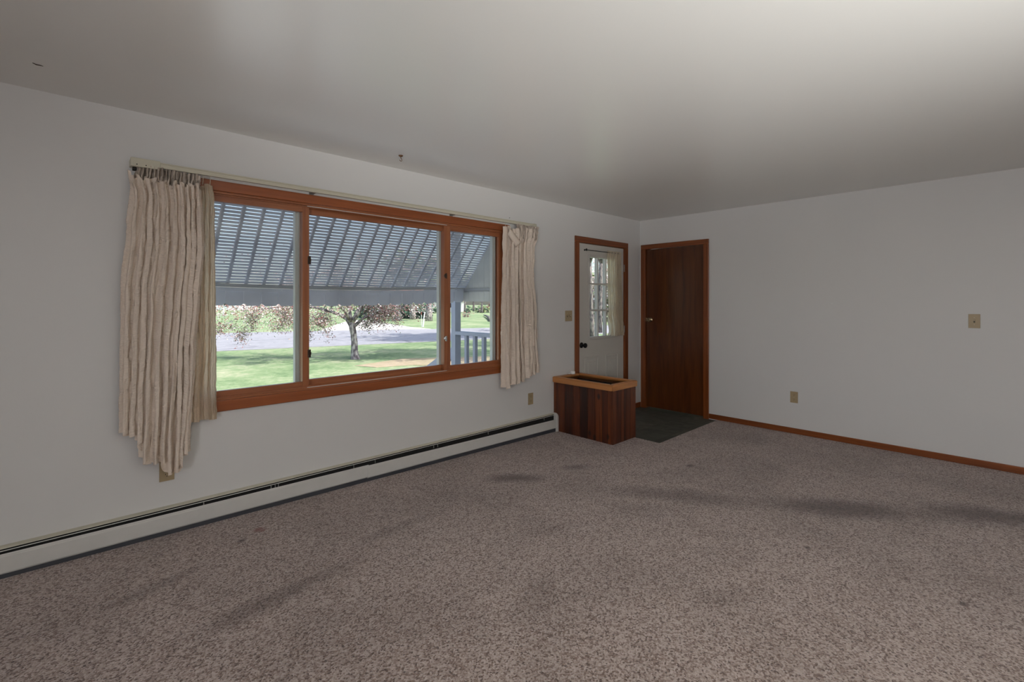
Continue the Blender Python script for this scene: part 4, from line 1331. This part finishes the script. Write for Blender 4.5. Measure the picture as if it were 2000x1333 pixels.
# ------------------------------------------------------------------ far houses, car, markers
def spot(px, d): return Vector((0, 0, GZ)) + RV * ((px - 1000) / 928.4 * d) + FV * d
def facing(p):
    return Matrix.Translation(p) @ Matrix.Rotation(math.atan2(RV.y, RV.x), 4, 'Z')
def house(name, px, d, wid, wall_h, roof_h, depth, wall, roof, wins, label):
    p = spot(px, d)
    mtx = facing(p)
    e = empty(name, p, label, 'house')
    bm = bmesh.new(); box(bm, (-wid / 2, 0, -0.1), (wid / 2, depth, wall_h), mtx)
    obj('walls', bm, wall, e)
    bm = bmesh.new()
    o_ = 0.4
    v = [mtx @ Vector(q) for q in ((-wid / 2 - o_, -o_, wall_h), (wid / 2 + o_, -o_, wall_h), (wid / 2 + o_, depth + o_, wall_h), (-wid / 2 - o_, depth + o_, wall_h), (-wid / 2 - o_, depth / 2, wall_h + roof_h), (wid / 2 + o_, depth / 2, wall_h + roof_h))]
    v = [bm.verts.new(q) for q in v]
    for f in ((0, 1, 5, 4), (2, 3, 4, 5), (0, 4, 3), (1, 2, 5), (3, 2, 1, 0)):
        bm.faces.new([v[i] for i in f])
    obj('roof', bm, roof, e)
    for a, b, c, d_ in wins:
        bm = bmesh.new(); box(bm, (a, -0.03, b), (c, 0.02, d_), mtx)
        obj('window_pane', bm, M['dark_glass'], e)
house('white_house', 428, 118, 10, 2.7, 2.0, 8, M['house_white'], M['roof_red'], ((-3.2, 0.9, -2.2, 2.0), (1.2, 0.9, 2.2, 2.0)), 'white house across the far lawn at left edge of window')
house('tan_house', 480, 135, 16, 2.4, 2.4, 8, M['house_white'], M['roof_red'], ((-5, 0.9, -4, 1.9), (0, 0.9, 1.2, 1.9), (4, 0.9, 5, 1.9)), 'long pale house with red brown roof behind the blossoms')
house('brick_house', 770, 92, 9, 2.6, 2.2, 8, M['house_tan'], M['roof_red'], ((-3, 0.9, -2, 2.0), (1.5, 0.9, 2.6, 2.0)), 'tan house rising behind the dark hedge')
house('red_roof_house', 862, 96, 8, 2.2, 2.0, 8, M['house_white'], M['roof_red'], ((-3, 0.9, -2.2, 1.8), (1, 0.9, 2, 1.8)), 'white house with red roof right of the hedge')

def marker(name, px, d, h, r, mat, label, slab=None, lean=0.0, band=None):
    p = spot(px, d)
    e = empty(name, p, label, 'post')
    bm = bmesh.new()
    tube(bm, [p + Vector((0, 0, -0.05)), p + RV * lean * 0.4 + Vector((0, 0, h * 0.45)), p + RV * lean + Vector((0, 0, h))], [r, r * 0.8, r * 0.55], 10)
    obj('pole', bm, mat, e)
    if slab:
        bm = bmesh.new(); box(bm, (-slab, -0.5, 0), (slab, 0.5, 0.12), facing(p)); obj('slab', bm, M['gravel'], e)
    if band:
        bm = bmesh.new(); tube(bm, [p + RV * lean * 0.85 + Vector((0, 0, h * 0.78)), p + RV * lean + Vector((0, 0, h * 1.0))], [r * 0.75, r * 0.65], 10); obj('band', bm, band, e)
marker('white_lamp_post', 436.5, 72, 1.05, 0.10, M['post_white'], 'white post on a pale slab on far lawn at left', slab=0.40)
marker('dark_pole', 429.5, 72, 1.25, 0.045, M['bark_dark'], 'thin dark pole beside the white post on far lawn')
marker('white_marker_post', 825.8, 38, 1.20, 0.075, M['post_white'], 'white marker post leaning at the far edge of road', lean=0.16)
marker('red_marker_pole', 823.2, 38, 1.25, 0.022, M['post_white'], 'thin red topped pole beside the white marker post', band=M['post_red'])

def car(px, d, label):
    p = spot(px, d)
    mtx = facing(p)
    e = empty('parked_car', p, label, 'car')
    prof = [(-2.3, 0.35), (2.3, 0.35), (2.3, 0.95), (2.1, 1.05), (1.3, 1.12), (0.75, 1.68), (-1.5, 1.72), (-2.2, 1.15), (-2.3, 0.9)]
    def slabm(pr, y0, y1):
        bm = bmesh.new()
        a = [bm.verts.new(mtx @ Vector((-x, y0, z))) for x, z in pr]; b = [bm.verts.new(mtx @ Vector((-x, y1, z))) for x, z in pr]
        bm.faces.new(a); bm.faces.new(b[::-1])
        for i in range(len(pr)): bm.faces.new((a[i], a[(i + 1) % len(pr)], b[(i + 1) % len(pr)], b[i]))
        return bm
    obj('body', slabm(prof, 0, 1.8), M['car_red'], e, bevel=0.06)
    for pr in ([(1.10, 1.14), (0.68, 1.60), (-0.20, 1.62), (-0.20, 1.14)], [(-0.32, 1.14), (-0.32, 1.62), (-1.42, 1.62), (-1.95, 1.18)]):
        obj('side_window', slabm(pr, -0.01, 0.02), M['dark_glass'], e)
    ax = mtx.to_3x3() @ Vector((0, -1, 0))
    for x in (-1.45, 1.45):
        for yy in (0.22, 1.80):
            bm = bmesh.new(); lathe(bm, [(0, 0), (0.36, 0), (0.36, 0.24), (0, 0.24)], mtx @ Vector((x, yy, 0.36)), ax, 18)
            wl = obj('wheel', bm, M['tyre'], e)
            bm = bmesh.new(); lathe(bm, [(0, 0), (0.23, 0), (0.20, 0.02), (0, 0.02)], mtx @ Vector((x, yy, 0.36)) + ax * 0.24, ax, 14)
            obj('hub_cap', bm, M['alloy'], wl)
car(963, 100, 'dark red car parked across the road at right edge of window')
